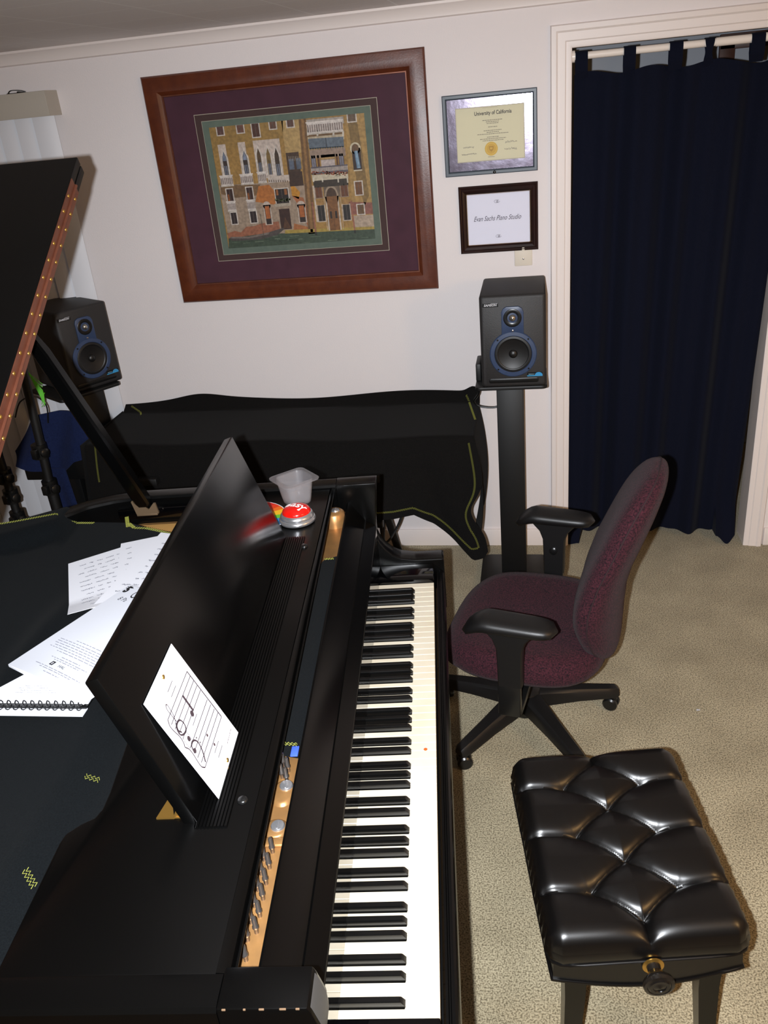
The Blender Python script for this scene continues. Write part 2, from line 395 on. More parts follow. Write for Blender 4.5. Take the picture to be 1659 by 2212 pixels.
# ------------------------------------------------------------------ curtain in the doorway
def cz(y): return 2.033
cur = thing('door_curtain', 'navy tab-top curtain hanging in the white doorway behind the office chair', 'curtain', (.38, .045, 0))
X0, X1 = .012, .775
def fold(a, b):
    x = lerp(X0, X1, a)
    k = pwl([0, .25, 1], [.6, 1, 1], b)
    y = .016*math.sin(a*31+.7+b*.6)*k + .011*math.sin(a*53+2.1+b*1.3)*k + .010*math.sin(a*17-b*2)
    return x, y
def curtain_pt(a, b):
    x, y = fold(a, b)
    ztop = 1.945 + .008*math.sin(a*22) - .018*math.exp(-((a-.86)/.06)**2)
    zb = .05 + .006*math.sin(a*15)
    cx = pwl([0, .35, 1], [1.0, .985, .955], b)         # drawn in a little towards the floor
    x = X0 + (x-X0)*cx - .012*b
    if b > .93:
        t = (b-.93)/.07
        if a < .09: x -= .012*t; y -= .05*t; zb -= .045
        if a > .88: y -= .06*t; zb -= .045*math.exp(-((a-.95)/.04)**2)
    z = lerp(ztop, zb, b)
    return Vector((x-.38, y, z))
MB(M['navy']).grid(curtain_pt, 130, 60, .0015).build('cloth_panel', cur, 60)
ROD_Z = 2.005
for px, wd, tw in ((.036, .044, 0), (.205, .042, 0), (.365, .046, 0), (.478, .034, 1), (.640, .046, 0), (.745, .040, 0)):
    b = MB(M['navy']); hw = wd/2; pts = []
    for sgn in (-1, 1):
        def tabfn(a, t, sgn=sgn):
            # from cloth top up and over the rod
            x = px-.38 + (a-.5)*wd*(1 - (.45*math.exp(-((t-.45)/.25)**2) if tw else 0))
            zz = lerp(1.93, ROD_Z, min(t/.75, 1)); yy = sgn*.017*min(t/.3, 1)
            if t > .75:
                q = (t-.75)/.25*PI/2; zz = ROD_Z + .017*math.sin(q); yy = sgn*.017*math.cos(q)
            return Vector((x, yy, zz))
        b.grid(tabfn, 4, 16, .001)
    b.build('tab_loop', cur, 60)
rod = MB(M['rodw']); rod.cyl((.001, .045, ROD_Z), (.52, .045, ROD_Z), .0125, seg=20).cyl((.5, .045, ROD_Z), (DW-.001, .045, ROD_Z), .0145, seg=20)
rod.cyl((0, .045, ROD_Z), (.012, .045, ROD_Z), .02, seg=20).cyl((DW-.012, .045, ROD_Z), (DW, .045, ROD_Z), .02, seg=20)
tag(rod.build('curtain_rod'), 'white tension rod across the top of the doorway, holding the navy curtain', 'curtain rod')

# ------------------------------------------------------------------ pictures on the wall
def ring(mb, x0, z0, x1, z1, prof):
    """mitred frame; prof = list of (inset, forward)"""
    rings = []
    for (X, Z, sx, sz) in ((x0, z0, 1, 1), (x1, z0, -1, 1), (x1, z1, -1, -1), (x0, z1, 1, -1)):
        rings.append([Vector((X+sx*i, -f, Z+sz*i)) for i, f in prof])
    rings.append(rings[0]); return mb.loft(rings, True, False)
# -- large framed canal picture
PX0, PZ0, PW, PH = -1.642, 1.211, 1.113, .8755
pic = thing('picture_frame', 'large picture of an old canal-side palace in a mottled brown frame with burgundy mat', 'picture', (PX0, 0, PZ0))
ring(MB(M['framewood']), 0, 0, PW, PH, [(0, 0), (0, .016), (.006, .024), (.030, .030), (.058, .026), (.068, .018), (.076, .014), (.076, 0)]).build('frame', pic, 25)
ring(MB(M['hinge']), .072, .072, PW-.072, PH-.072, [(0, .006), (0, .0175), (.004, .0175), (.006, .006)]).build('inner_lip', pic, 25)
MB(M['burg']).box((.07, -.008, .07), (PW-.07, -.001, PH-.07)).build('outer_mat', pic)
# the print's corners, measured inside the frame
IX0, IZ0, IX1, IZ1 = .242, .213, .868, .676
def inset(a, b): return (IX0-a, IZ0-b, IX1+a, IZ1+b)
def matring(name, m, outer, inner, f):
    b = MB(m); x0, z0, x1, z1 = outer; i0, j0, i1, j1 = inner
    for lo, hi in (((x0, z0), (x1, j0)), ((x0, j1), (x1, z1)), ((x0, j0), (i0, j1)), ((i1, j0), (x1, j1))):
        b.box((lo[0], -f-.0008, lo[1]), (hi[0], -f, hi[1]))
    return b.build(name, pic)
matring('bevel_line', M['matline'], inset(.054, .050), inset(.04, .04), .0082)
matring('middle_mat', M['matbrown'], inset(.052, .048), inset(.024, .024), .0086)
matring('bevel_line', M['matline'], inset(.027, .025), inset(.02, .02), .0090)
matring('inner_mat', M['matgreen'], inset(.0255, .0235), inset(0, 0), .0094)
Hm = homography([(312, 468), (1340, 362), (1395, 1088), (428, 1162)])
A = Art()
A.rect(0, 0, 1, 1, (160, 124, 66), 0)
def pp(pts, col, l): A.poly([Hm(*p) for p in pts], col, l)
def wr(p, q, col, l, gx=0, gy=0):
    a = Hm(*p); b = Hm(*q); A.rect(a[0]-gx, b[1]-gy, b[0]+gx, a[1]+gy, col, l); return a[0], b[1], b[0], a[1]
# wall tones
pp([(312, 468), (800, 416), (800, 560), (330, 600)], (152, 120, 64), 1)
pp([(790, 418), (905, 408), (925, 600), (815, 610)], (178, 148, 96), 1)
pp([(1210, 375), (1340, 362), (1390, 1030), (1260, 1040)], (168, 134, 78), 1)
pp([(1230, 420), (1290, 400), (1360, 840), (1330, 900), (1280, 760)], (128, 102, 58), 2)
pp([(372, 800), (840, 770), (985, 790), (1000, 1060), (428, 1105)], (158, 138, 118), 1)
pp([(380, 800), (640, 790), (650, 850), (480, 870), (385, 850)], (120, 92, 62), 2)
pp([(630, 800), (700, 790), (760, 850), (745, 905), (690, 900), (610, 890)], (176, 108, 50), 3)
pp([(840, 770), (905, 830), (895, 870), (850, 850)], (196, 136, 44), 2)
pp([(850, 850), (925, 860), (960, 960), (960, 1050), (940, 1000), (880, 890)], (164, 100, 62), 2)
pp([(420, 1075), (470, 1060), (510, 1068), (545, 1035), (600, 1030), (640, 1015), (760, 1000), (770, 1060), (430, 1112)], (152, 96, 70), 2)
pp([(860, 1010), (960, 1030), (960, 1065), (855, 1062)], (166, 104, 60), 2)
pp([(1210, 880), (1385, 880), (1388, 945), (1215, 955)], (140, 88, 74), 2)
pp([(1250, 960), (1390, 950), (1393, 1035), (1252, 1045)], (176, 156, 136), 2)
pp([(905, 408), (952, 402), (1005, 1065), (955, 1070)], (112, 82, 50), 3)
pp([(922, 406), (938, 404), (985, 1060), (968, 1062)], (146, 108, 64), 4)
# water, kerb
pp([(428, 1105), (640, 1075), (800, 1068), (1395, 1034), (1395, 1088), (428, 1162)], (62, 76, 60), 3)
for i in range(26):
    x = 440+random.random()*900; y = 1078+(1395-x)*.055*random.random()+random.random()*25; L = 30+random.random()*70
    pp([(x, y), (x+L, y-L*.075), (x+L, y-L*.075+3), (x, y+3)], random.choice([(88, 104, 84), (44, 58, 46), (112, 124, 104)]), 4)
pp([(800, 1050), (1395, 1018), (1395, 1034), (800, 1070)], (166, 142, 66), 4)
WH = (204, 194, 184)
def window(p, q, col, frame=WH, g=.007, mull=True):
    x0, y0, x1, y1 = wr(p, q, frame, 5, g, g*1.2); A.rect(x0, y0, x1, y1, col, 6)
    if mull: A.rect((x0+x1)/2-.0015, y0, (x0+x1)/2+.0015, y1, (96, 84, 78), 7)
    return x0, y0, x1, y1
for p, q, c in (((362, 462), (410, 506), (92, 62, 56)), ((494, 450), (543, 490), (110, 74, 60)), ((710, 425), (756, 463), (98, 66, 52)), ((826, 413), (872, 450), (90, 60, 50)), ((1230, 372), (1284, 410), (104, 84, 66))): window(p, q, c)
window((592, 440), (648, 512), (78, 46, 34))
def ogee(p, q, col, sky=None, fr=WH):
    x0, y0, x1, y1 = Hm(p[0], p[1])[0], Hm(*q)[1], Hm(*q)[0], Hm(p[0], p[1])[1]
    xc = (x0+x1)/2; h = y1-y0
    def shape(g):
        ys = y0+h*.66; L = [(x0-g, y0), (x0-g, ys), (x0-g+.002, ys+h*.12), (xc-(xc-x0)*.45-g*.6, ys+h*.22), (xc, y1+g*2.4)]
        return L + [(2*xc-a, b) for a, b in L[-2::-1]]
    A.poly(shape(.011), fr, 6); A.poly(shape(0), col, 7)
    if sky: A.poly([(x0+.002, y0+h*.62), (x0+.003, y0+h*.74), (xc, y1-.006), (x1-.003, y0+h*.74), (x1-.002, y0+h*.62)], sky, 8)
    A.rect(x0+.004, y0, x1-.004, y0+h*.42, (112, 116, 128), 8); A.rect(xc-.002, y0, xc+.002, y0+h*.55, (58, 44, 38), 9)
for p, q in (((366, 566), (446, 742)), ((498, 550), (574, 732)), ((598, 538), (802, 742))): wr(p, q, (196, 180, 168), 5)
ogee((390, 605), (440, 745), (58, 44, 40), (120, 128, 146)); ogee((524, 598), (574, 735), (52, 40, 36), (124, 132, 150))
ogee((618, 580), (664, 722), (84, 64, 40)); ogee((680, 578), (728, 730), (120, 96, 50)); ogee((734, 576), (784, 735), (66, 50, 36))
def balcony(p, q, n, col=(206, 196, 188)):
    x0, y0, x1, y1 = wr(p, q, col, 9); h = y1-y0
    for i in range(n):
        x = lerp(x0, x1, (i+.5)/n); A.rect(x-.3*(x1-x0)/n, y0+h*.16, x+.3*(x1-x0)/n, y0+h*.80, (112, 92, 84), 10)
        A.rect(x-.06*(x1-x0)/n, y0+h*.16, x+.06*(x1-x0)/n, y0+h*.80, (186, 174, 166), 11)
    A.rect(x0-.004, y1-.004, x1+.004, y1+.006, (214, 204, 196), 11); A.rect(x0-.002, y0-.006, x1+.002, y0+.003, (190, 180, 168), 11)
balcony((378, 748), (468, 798), 7); balcony((510, 737), (600, 785), 7); balcony((624, 722), (688, 776), 5)
wr((692, 742), (838, 768), (192, 178, 166), 8)
for i in range(9): wr((700+i*15, 762), (707+i*15, 774), (96, 76, 62), 9)
for p, q in (((418, 822), (468, 893)), ((549, 810), (598, 883))):
    x0, y0, x1, y1 = window(p, q, (56, 30, 24)); A.rect(x0+.004, y0, x0+.014, y0+(y1-y0)*.6, (150, 84, 34), 8)
balcony((420, 895), (484, 944), 6); balcony((551, 884), (613, 936), 6)
for p, q in (((444, 957), (490, 1018)), ((570, 947), (619, 1008))): window(p, q, (44, 30, 30))
for p, q in (((666, 912), (715, 1016)), ((890, 905), (940, 1000))):
    x0, y0, x1, y1 = wr(p, q, (190, 174, 160), 6, .008, .006); A.disc((x0+x1)/2, y1, (x1-x0)/2+.008, .035, (190, 174, 160), 6)
    A.rect(x0, y0, x1, y1, (46, 34, 30), 7); A.rect(x0+.003, y0+(y1-y0)*.3, x1-.003, y1-.004, (168, 96, 48), 8)
x0, y0, x1, y1 = window((738, 816), (834, 902), (36, 26, 22), g=.006)
A.rect(x0+.006, y1-.05, x0+.02, y1-.004, (148, 90, 48), 8); A.rect(x1-.024, y1-.05, x1-.006, y1-.004, (148, 90, 48), 8)
for i in range(40): A.disc(lerp(x0-.008, x1+.008, random.random()), lerp(y0+.03, y0+.055, random.random()), .005, .005, random.choice([(72, 80, 40), (54, 62, 32), (94, 96, 52)]), 9, 6)
wr((734, 900), (840, 908), (170, 158, 140), 9)
wr((765, 932), (842, 1040), (58, 34, 26), 6, .004, .003); pp([(790, 1040), (802, 975), (842, 1038)], (86, 56, 36), 8)
# wooden bay
wr((815, 604), (922, 790), (70, 50, 36), 5); wr((832, 640), (872, 698), (96, 104, 120), 6); wr((880, 634), (918, 694), (90, 98, 112), 6)
for i in range(8): wr((834+i*11, 622), (839+i*11, 650), (190, 178, 160), 7)
wr((830, 716), (930, 790), (62, 42, 30), 6)
# right-hand building front
wr((955, 410), (1205, 425), (170, 160, 150), 5)
balcony((955, 428), (1200, 470), 16, (210, 200, 192))
for x in (958, 1022, 1128, 1192): pp([(x, 470), (x+12, 469), (x+12, 500), (x, 501)], (200, 190, 176), 10)
wr((962, 488), (1200, 512), (112, 84, 52), 5); wr((962, 510), (1205, 518), (186, 170, 144), 6)
pp([(965, 520), (1198, 502), (1203, 560), (972, 578)], (98, 108, 118), 7)
for i in range(14): pp([(972+i*16.4, 574-i*1.25), (988+i*16.4, 573-i*1.25), (980+i*16.4, 586-i*1.25)], (92, 102, 112), 7)
pp([(1078, 512), (1084, 511), (1090, 566), (1084, 567)], (60, 66, 74), 8)
wr((972, 586), (1212, 612), (150, 128, 112), 6)
for p, q in (((982, 617), (1016, 690)), ((1166, 602), (1200, 676))): window(p, q, (120, 118, 130), (84, 56, 38), .004)
wr((1020, 614), (1042, 690), (92, 58, 34), 6); wr((1145, 603), (1164, 676), (92, 58, 34), 6)
wr((1046, 640), (1142, 678), (184, 170, 164), 6); wr((1046, 612), (1142, 632), (176, 142, 92), 6)
wr((978, 684), (1226, 706), (92, 86, 92), 8)
for i in range(30):
    x = 982+i*8.1; pp([(x, 692-i*.75), (x+5, 691-i*.75), (x+5, 714-i*.75), (x, 715-i*.75)], (186, 172, 160), 9)
for i in range(60): A.disc(*Hm(982+random.random()*240, 712+random.random()*16-8*random.random()), .006, .005, random.choice([(150, 70, 36), (124, 52, 30), (90, 74, 40)]), 10, 6)
wr((985, 730), (1226, 742), (196, 184, 160), 9)
for x in (988, 1048, 1152, 1214): wr((x, 740), (x+12, 768), (204, 194, 176), 10)
wr((990, 742), (1226, 782), (58, 48, 38), 7); wr((1056, 776), (1172, 850), (108, 92, 76), 5)
for p, q in (((1004, 797), (1052, 858)), ((1172, 778), (1222, 846))): window(p, q, (104, 62, 38), (150, 130, 112), .005)
x0, y0, x1, y1 = wr((1078, 852), (1166, 1042), (190, 174, 156), 6, .010, 0); xc = (x0+x1)/2
A.disc(xc, y1, (x1-x0)/2+.010, .088, (160, 140, 118), 6, 28); A.disc(xc, y1, (x1-x0)/2, .070, (74, 52, 36), 7, 28)
A.rect(x0, y0, x1, y1, (126, 84, 46), 8); A.rect(xc-.001, y0, xc+.001, y0+(y1-y0)*.6, (80, 50, 28), 9)
A.rect(x0+.01, y0+.10, xc-.01, y0+.16, (48, 36, 30), 9); A.rect(xc+.01, y0+.10, x1-.01, y0+.16, (48, 36, 30), 9)
for p, q in (((1016, 905), (1070, 992)), ((1184, 898), (1236, 982))): window(p, q, (42, 36, 32), (190, 174, 158), .006)
for p, q in (((1014, 876), (1062, 900)), ((1182, 862), (1226, 892))): wr(p, q, (160, 122, 72), 7)
for p, q in (((1062, 850), (1080, 1045)), ((1170, 850), (1186, 1040)), ((998, 790), (1010, 1000))): wr(p, q, (196, 180, 164), 9)
x0, y0, x1, y1 = wr((1256, 570), (1314, 690), (52, 36, 32), 6, .004, .002); xc = (x0+x1)/2
A.disc(xc-.004, y1, .034, .046, (202, 190, 162), 6, 24); A.disc(xc-.004, y1, .022, .034, (104, 76, 50), 7, 24)
A.poly([(x0+.01, y1-.02), (x1-.014, y1-.02), (x1-.004, y0+.012), (x0+.018, y0+.012)], (92, 124, 150), 8)
for k in (.3, .5, .7): A.poly([(lerp(x0+.01, x1-.014, k), y1-.02), (lerp(x0+.01, x1-.014, k)+.003, y1-.02), (lerp(x0+.018, x1-.004, k)+.003, y0+.012), (lerp(x0+.018, x1-.004, k), y0+.012)], (146, 170, 186), 9)
A.rect(x0-.004, y0-.010, x1+.004, y0, (204, 192, 168), 9)
window((1268, 764), (1318, 834), (112, 72, 40)); window((1280, 896), (1326, 946), (104, 76, 44))
# mooring poles, boat, stake
for a, b in (((984, 885), (1004, 1075)), ((1240, 872), (1262, 1060))): A.line([Hm(*a), Hm(*b)], .010, (150, 96, 76), 12); A.line([Hm(b[0]-1, b[1]-18), Hm(*b)], .013, (40, 40, 34), 13)
A.line([Hm(640, 960), Hm(664, 1112)], .003, (70, 66, 50), 13)
pp([(440, 1095), (560, 1092), (680, 1068), (790, 1036), (798, 1042), (752, 1078), (640, 1106), (460, 1118), (440, 1112)], (78, 70, 66), 11)
pp([(440, 1095), (560, 1091), (680, 1066), (700, 1064), (690, 1076), (560, 1102), (444, 1104)], (118, 106, 98), 12)
A.build('canal_print', lambda x, y, h: (lerp(IX0, IX1, x), -.0082-h, lerp(IZ0, IZ1, y)), M['paint'], pic, .00009)
MB(M['pane2']).box((.07, -.0128, .07), (PW-.07, -.0118, PH-.07)).build('glass', pic)

# -- diploma
DX, DZ, DWD, DH = -.475, 1.634, .351, .284
dip = thing('diploma_frame', 'university diploma with a gold seal in a slate-grey frame, above the smaller framed sign', 'diploma', (DX, 0, DZ))
ring(MB(M['slate']), 0, 0, DWD, DH, [(0, 0), (0, .016), (.003, .019), (.012, .019), (.016, .015), (.017, .008), (.017, 0)]).build('frame', dip, 25)
MB(M['mirror']).box((.015, -.006, .015), (DWD-.015, -.001, DH-.015)).build('silvery_mount', dip)
ring(MB(M['matline']), .0475, .0475, DWD-.0475, DH-.0475, [(0, .006), (0, .0066), (.002, .0066), (.002, .006)]).build('bevel_line', dip)
D = Art(); D.rect(.048, .047, DWD-.047, DH-.047, (216, 208, 176), 0)
INK = (52, 46, 50)
D.text('University of California', DWD/2+.012, DH-.071, .0185, INK, 2, bold=.00035, sx=.80)
for y, wds in ((.0955, .075), (.101, .05), (.1065, .044), (.119, .034), (.131, .068), (.137, .046), (.143, .116), (.154, .044), (.160, .098), (.166, .078)):
    x = DWD/2+.010-wds/2; end = x+wds
    while x < end:
        L = .003+random.random()*.006; D.rect(x, DH-y-.0011, min(x+L, end), DH-y+.0011, (128, 120, 104), 2); x += L+.0014
def scribble(a, x, y, wd, h, th, col, l, seed, fn=lambda p: p):
    r = random.Random(seed); n = int(wd/h*5)+6
    pts = [(x+wd*i/n+r.uniform(-.3, .3)*h, y+r.uniform(-.5, .5)*h*(1 if i % 2 else .6)*(1 if (i//2) % 3 else 1.8)) for i in range(n+1)]
    pts = [tuple(p.xy) for p in spline([(p[0], p[1], 0) for p in pts], 3)]
    a.line([fn(p) for p in pts], th, col, l)
for i, (x, y, wd) in enumerate(((.072, .100, .040), (.066, .076, .056), (.232, .108, .042), (.228, .084, .046))): scribble(D, x, y, wd, .006, .0007, (78, 70, 84), 2, i)
sx, sy = .178, .089
D.poly([(sx+(.024+.0008*(k % 2))*math.cos(k*PI/24), sy+(.024+.0008*(k % 2))*math.sin(k*PI/24)) for k in range(48)], (206, 168, 70), 2)
D.disc(sx, sy, .0205, .0205, (220, 184, 92), 3, 32); D.disc(sx, sy, .0185, .0185, (204, 164, 70), 4, 32)
D.poly([(sx-.009, sy+.009), (sx+.009, sy+.009), (sx+.008, sy-.002), (sx, sy-.011), (sx-.008, sy-.002)], (176, 134, 54), 5); D.rect(sx-.005, sy-.002, sx+.005, sy+.005, (206, 168, 78), 6)
D.rect(.165, .060, .190, .0615, (128, 120, 104), 2); D.rect(.150, DH-.053, .205, DH-.0522, (150, 140, 118), 2)
D.build('diploma_sheet', lambda x, y, h: (x, -.0063-h, y), M['ink'], dip)
MB(M['pane']).box((.015, -.0135, .015), (DWD-.015, -.0125, DH-.015)).build('glass', dip)
MB(M['plastic_s']).sphere((.188, -.019, .006), .006, 1, .5, 1).build('frame_clip', dip)
# -- studio sign
SX, SZ, SW, SH = -.4294, 1.3414, .3053, .2529
sg = thing('sign_frame', 'small dark mahogany frame holding a white card with script lettering, below the diploma', 'sign', (SX, 0, SZ))
ring(MB(M['darkwood']), 0, 0, SW, SH, [(0, 0), (0, .012), (.006, .017), (.010, .015), (.016, .021), (.024, .018), (.028, .012), (.030, .008), (.030, 0)]).build('frame', sg, 25)
bd = MB(M['brass'])
for a in range(int((SW-.06)/.004)): [bd.sphere((.032+a*.004, -.0095, z), .0016, seg=6) for z in (.031, SH-.031)]
for a in range(int((SH-.06)/.004)): [bd.sphere((x, -.0095, .032+a*.004), .0016, seg=6) for x in (.031, SW-.031)]
bd.build('beaded_lip', sg)
S = Art(); S.rect(.028, .028, SW-.028, SH-.028, (222, 220, 232), 0)
S.text('Evan Sachs Piano Studio', SW/2-.006, SH/2+.002, .0265, (62, 52, 74), 2, shear=.45, sx=.72)
for cx, cy in ((SW/2-.004, SH-.062), (SW/2-.001, .060)):
    for dx, r in ((-.0035, .007), (.003, .0062)):
        S.line([(cx+dx+r*math.cos(t/24*2*PI)*1.1, cy+r*.75*math.sin(t/24*2*PI)) for t in range(4, 25)], .0009, (70, 60, 84), 2)
    S.text('E', cx, cy, .013, (62, 52, 74), 3, shear=.5)
S.build('sign_card', lambda x, y, h: (x, -.0062-h, y), M['ink'], sg)
MB(M['pane']).box((.026, -.0082, .026), (SW-.026, -.0076, SH-.026)).build('glass', sg)
# -- light switch
sw = thing('light_switch', 'almond light switch plate partly hidden under the small framed sign', 'light switch', (-.183, 0, 1.337))
MB(M['switch']).box((-.035, -.006, -.0575), (.035, 0, .0575), .003).build('cover_plate', sw)
MB(M['switch']).box((-.0055, -.016, .002), (.0055, -.004, .022), .002).build('toggle', sw)
MB(M['steel']).lathe([(.0035, 0), (.0035, .0012), (.002, .0018)], 12, (0, -.0055, -.030), (0, -1, 0)).build('screw', sw)

# ------------------------------------------------------------------ vertical blind on the left
bl = thing('vertical_blind', 'white vertical blind with a beige valance, left of the framed picture', 'blind', (-2.53, 0, 0))
v = MB(M['valance']); v.box((-.52, -.100, 1.985), (.52, -.094, 2.075), .002).box((-.52, -.094, 1.985), (-.515, 0, 2.075)).box((.515, -.094, 1.985), (.52, 0, 2.075)).box((-.515, -.094, 2.06), (.515, 0, 2.066))
v.build('valance', bl)
MB(M['switch']).box((-.5, -.065, 2.02), (.5, -.03, 2.055), .003).build('headrail', bl)
for i in range(13):
    a = math.radians(16); x = -.475+i*.078
    def sl(s, t, x=x): 
        c = (s-.5)*.089; bow = .006*(1-(2*s-1)**2)
        return Vector((x+c*math.cos(a)+bow*math.sin(a), -.048+c*math.sin(a)-bow*math.cos(a), lerp(2.02, .03, t)))
    MB(M['slat']).grid(sl, 6, 2, .0008).build('slat', bl)
k = MB(M['cable']); k.box((-.02, -.012, 0), (.024, .012, .012), .004).box((.016, -.008, .006), (.05, .006, .014), .003, rot=Euler((0, .15, .2)).to_matrix()).sphere((-.024, 0, .004), .010)
k.tube(spline([(-.02, -.01, .01), (0, -.02, .02), (.03, 0, .018), (.045, .01, .012)], 4), .002)
tag(k.build('clip', loc=(-2.155, -.07, 2.066)), 'small dark clip lying on top of the beige valance', 'clip')

# ------------------------------------------------------------------ speakers and stands
SWD, SHT, SDP = .238, .345, .30
def rrect(w_, h_, r, n=5, cx=0, cy=0):
    P = []
    for (sx, sy, a0) in ((1, 1, 0), (-1, 1, 90), (-1, -1, 180), (1, -1, 270)):
        for k in range(n+1):
            a = math.radians(a0+90*k/n); P.append((cx+sx*(w_/2-r)+r*math.cos(a), cy+sy*(h_/2-r)+r*math.sin(a)))
    return P
def speaker(loc, rz, label):
    t = thing('studio_speaker', label, 'speaker', loc, rz, 'studio monitor speakers')
    c = MB(M['vinyl']); b = bmesh.new()
    rings = []
    for y, ins in ((-.006, .010), (-.003, .004), (.004, 0), (SDP, 0)):
        rings.append([Vector((p[0], y, p[1]+SHT/2)) for p in rrect(SWD-2*ins, SHT-2*ins, .010, 4)])
    c.loft(rings); c.build('cabinet', t, 40)
    zw, zt = .128, .263
    F = -.006
    f = MB(M['spk_blue'])                             # one moulded blue surround: ring round the woofer, lobe round the tweeter
    rw = .086
    f.lathe([(rw, 0), (rw, .006), (rw-.003, .009), (.070, .010), (.0675, .008), (.0675, 0)], 56, (0, F+.002, zw), (0, -1, 0), False)
    tw = .040; a0 = math.asin(tw/(rw-.003))
    lobe = [((rw-.003)*math.cos(PI/2-a0+2*a0*k/10), zw+(rw-.003)*math.sin(PI/2-a0+2*a0*k/10)) for k in range(11)]
    f.prism(lobe + [(-tw, zt+.020), (-tw+.006, zt+.034), (-tw+.018, zt+.041), (tw-.018, zt+.041), (tw-.006, zt+.034), (tw, zt+.020)], F-.0072, F+.002, 1, bev=.002); bsur = f.build('blue_surround', t, 35)
    wf = MB(M['rubber']); 
    wf.lathe([(.0685, .0), (.0680, .0065), (.066, .008), (.064, .0075), (.061, .009), (.057, .0085), (.054, .006)], 48, (0, F, zw), (0, -1, 0), False); wsur = wf.build('rubber_surround', t, 60)
    cn = MB(M['cone']); cn.lathe([(.0545, .0065), (.045, .0045), (.030, .0018), (.016, .0006), (.0155, .003), (.012, .0065), (.006, .009), (.0008, .0095)], 48, (0, F, zw), (0, -1, 0), False); cn.build('woofer_cone', wsur, 50)
    tb = MB(M['plastic_s']); tb.lathe([(.033, .0), (.033, .0015), (.030, .003), (.020, .0005), (.013, -.001)], 32, (0, F-.0070, zt), (0, -1, 0), False); tring = tb.build('tweeter_ring', t, 50)
    td = MB(M['dome']); td.lathe([(.0125, 0), (.011, .005), (.007, .0085), (.0008, .0098)], 24, (0, F-.0070, zt), (0, -1, 0), False); td.build('tweeter_dome', tring, 60)
    for ang in (45, 135, 225, 315):
        x_, z_ = .0785*math.cos(math.radians(ang)), zw+.0785*math.sin(math.radians(ang))
        MB(M['plastic_s']).cyl((x_, F-.006, z_), (x_, F-.0095, z_), .0036, seg=8).build('mounting_screw', bsur)
    MB(M['steel']).lathe([(.004, 0), (.004, .0012), (.002, .002)], 12, (0, F-.007, zt-.047), (0, -1, 0)).build('indicator_light', t)
    pt = MB(M['plastic_s']); pt.prism(rrect(.184, .017, .008, 5, 0, .026), F-.003, F+.001, 1, bev=.001); pt.build('port_slot', t)
    bg_ = Art(); bg_.rect(-.108, .304, -.050, .318, (12, 12, 12), 0)
    bg_.text('SAMSON', -.079, .311, .0115, (196, 196, 200), 2, shear=.25, bold=.0003); bg_.rect(-.076, .3165, -.052, .3175, (190, 190, 196), 2)
    bg_.build('name_badge', lambda x, y, h: (x, F-.0012-h, y), M['inkgloss'], t)
    rv = Art(); rv.rect(.050, .040, .106, .055, (10, 12, 16), 0); rv.rect(.050, .040, .106, .0435, (60, 150, 200), 2)
    rv.poly([(.078+.014*(1-math.cos(k/12*PI)), .0435+.0115*math.sin(k/12*PI)) for k in range(13)], (58, 140, 192), 2)
    rv.text('RESOLV', .0655, .0475, .0062, (150, 190, 210), 3)
    rv.build('model_badge', lambda x, y, h: (x, F-.0008-h, y), M['inkgloss'], t)
    return t
speaker((-.219, -.43, .918), 0, 'black studio speaker with blue trim on the tall stand left of the doorway')
LS = Vector((-1.999, -.259, .925)); LA = .967
speaker(LS, LA, 'black studio speaker with blue trim behind the raised piano lid')
def stand(loc, rz, label, top_z, col_w, coff, plate):
    t = thing('speaker_stand', label, 'speaker stand', loc, rz, 'speaker stands')
    b = MB(M['standblk']); b.prism(rrect(.29, .30, .035, 6, .0, coff), 0, .028, 2, bev=.006); b.build('base_plate', t)
    c = MB(M['standblk']); c.box((-col_w/2, coff-.05, .026), (col_w/2, coff+.05, top_z-.012), .004); c.build('column', t)
    p = MB(M['standblk']); x0, x1, y0, y1 = plate
    p.prism(rrect(x1-x0, y1-y0, .02, 5, (x0+x1)/2, (y0+y1)/2), top_z-.014, top_z-.001, 2, bev=.002); p.build('top_plate', t)
    return t
st1 = stand((-.238, -.29, 0), 0, 'tall black speaker stand behind the burgundy chair', .918, .104, .0, (-.128, .142, -.14, .10))
cb = MB(M['standblk']); cb.box((-.128, -.06, .917), (-.108, .06, .985), .004); cb.build('side_bracket', st1)
st2 = stand((LS.x-.10, LS.y+.07, 0), LA, 'black speaker stand behind the raised piano lid', .925, .110, .0, (-.19, .095, -.15, .14))
cbl = MB(M['cable']).tube(spline([(-.352, -.33, .905), (-.362, -.30, .85), (-.385, -.25, .80), (-.36, -.24, .775), (-.30, -.24, .77), (-.262, -.236, .792), (-.24, -.235, .80)], 8), .0045)
tag(cbl.build('speaker_cable'), 'black speaker cable looping between the cloth and the right-hand stand', 'cable')
# ------------------------------------------------------------------ covered keyboard along the wall
kb = thing('digital_keyboard', 'keyboard on a dark stand, its knobbed upright showing below the draped black cloth', 'keyboard', (-1.18, -.33, 0))
KT = .742
MB(M['plastic']).box((-.74, -.17, .62), (.72, .17, .735), .012).build('keyboard_body', kb)
def xleg(x):
    m = MB(M['standblk'])
    d = .20
    m.cyl((x, -d, .02), (x, d, .60), .0175, seg=12).cyl((x+.03, d, .02), (x+.03, -d, .60), .0175, seg=12)
    m.box((x-.02, -d-.03, .0), (x+.04, -d+.03, .03), .006).box((x-.02, d-.03, .0), (x+.04, d+.03, .03), .006).box((x-.03, -d-.04, .59), (x+.06, d+.04, .622), .005)
    return m
for x in (-.55, .38):
    o = xleg(x).build('stand_leg', kb)
sl = MB(M['standblk'], M['steel']); sl.box((.36, -.235, 0), (.405, -.185, .62), .004); sl.use(1).box((.404, -.232, .05), (.409, -.188, .62)); sl.build('upright', kb)
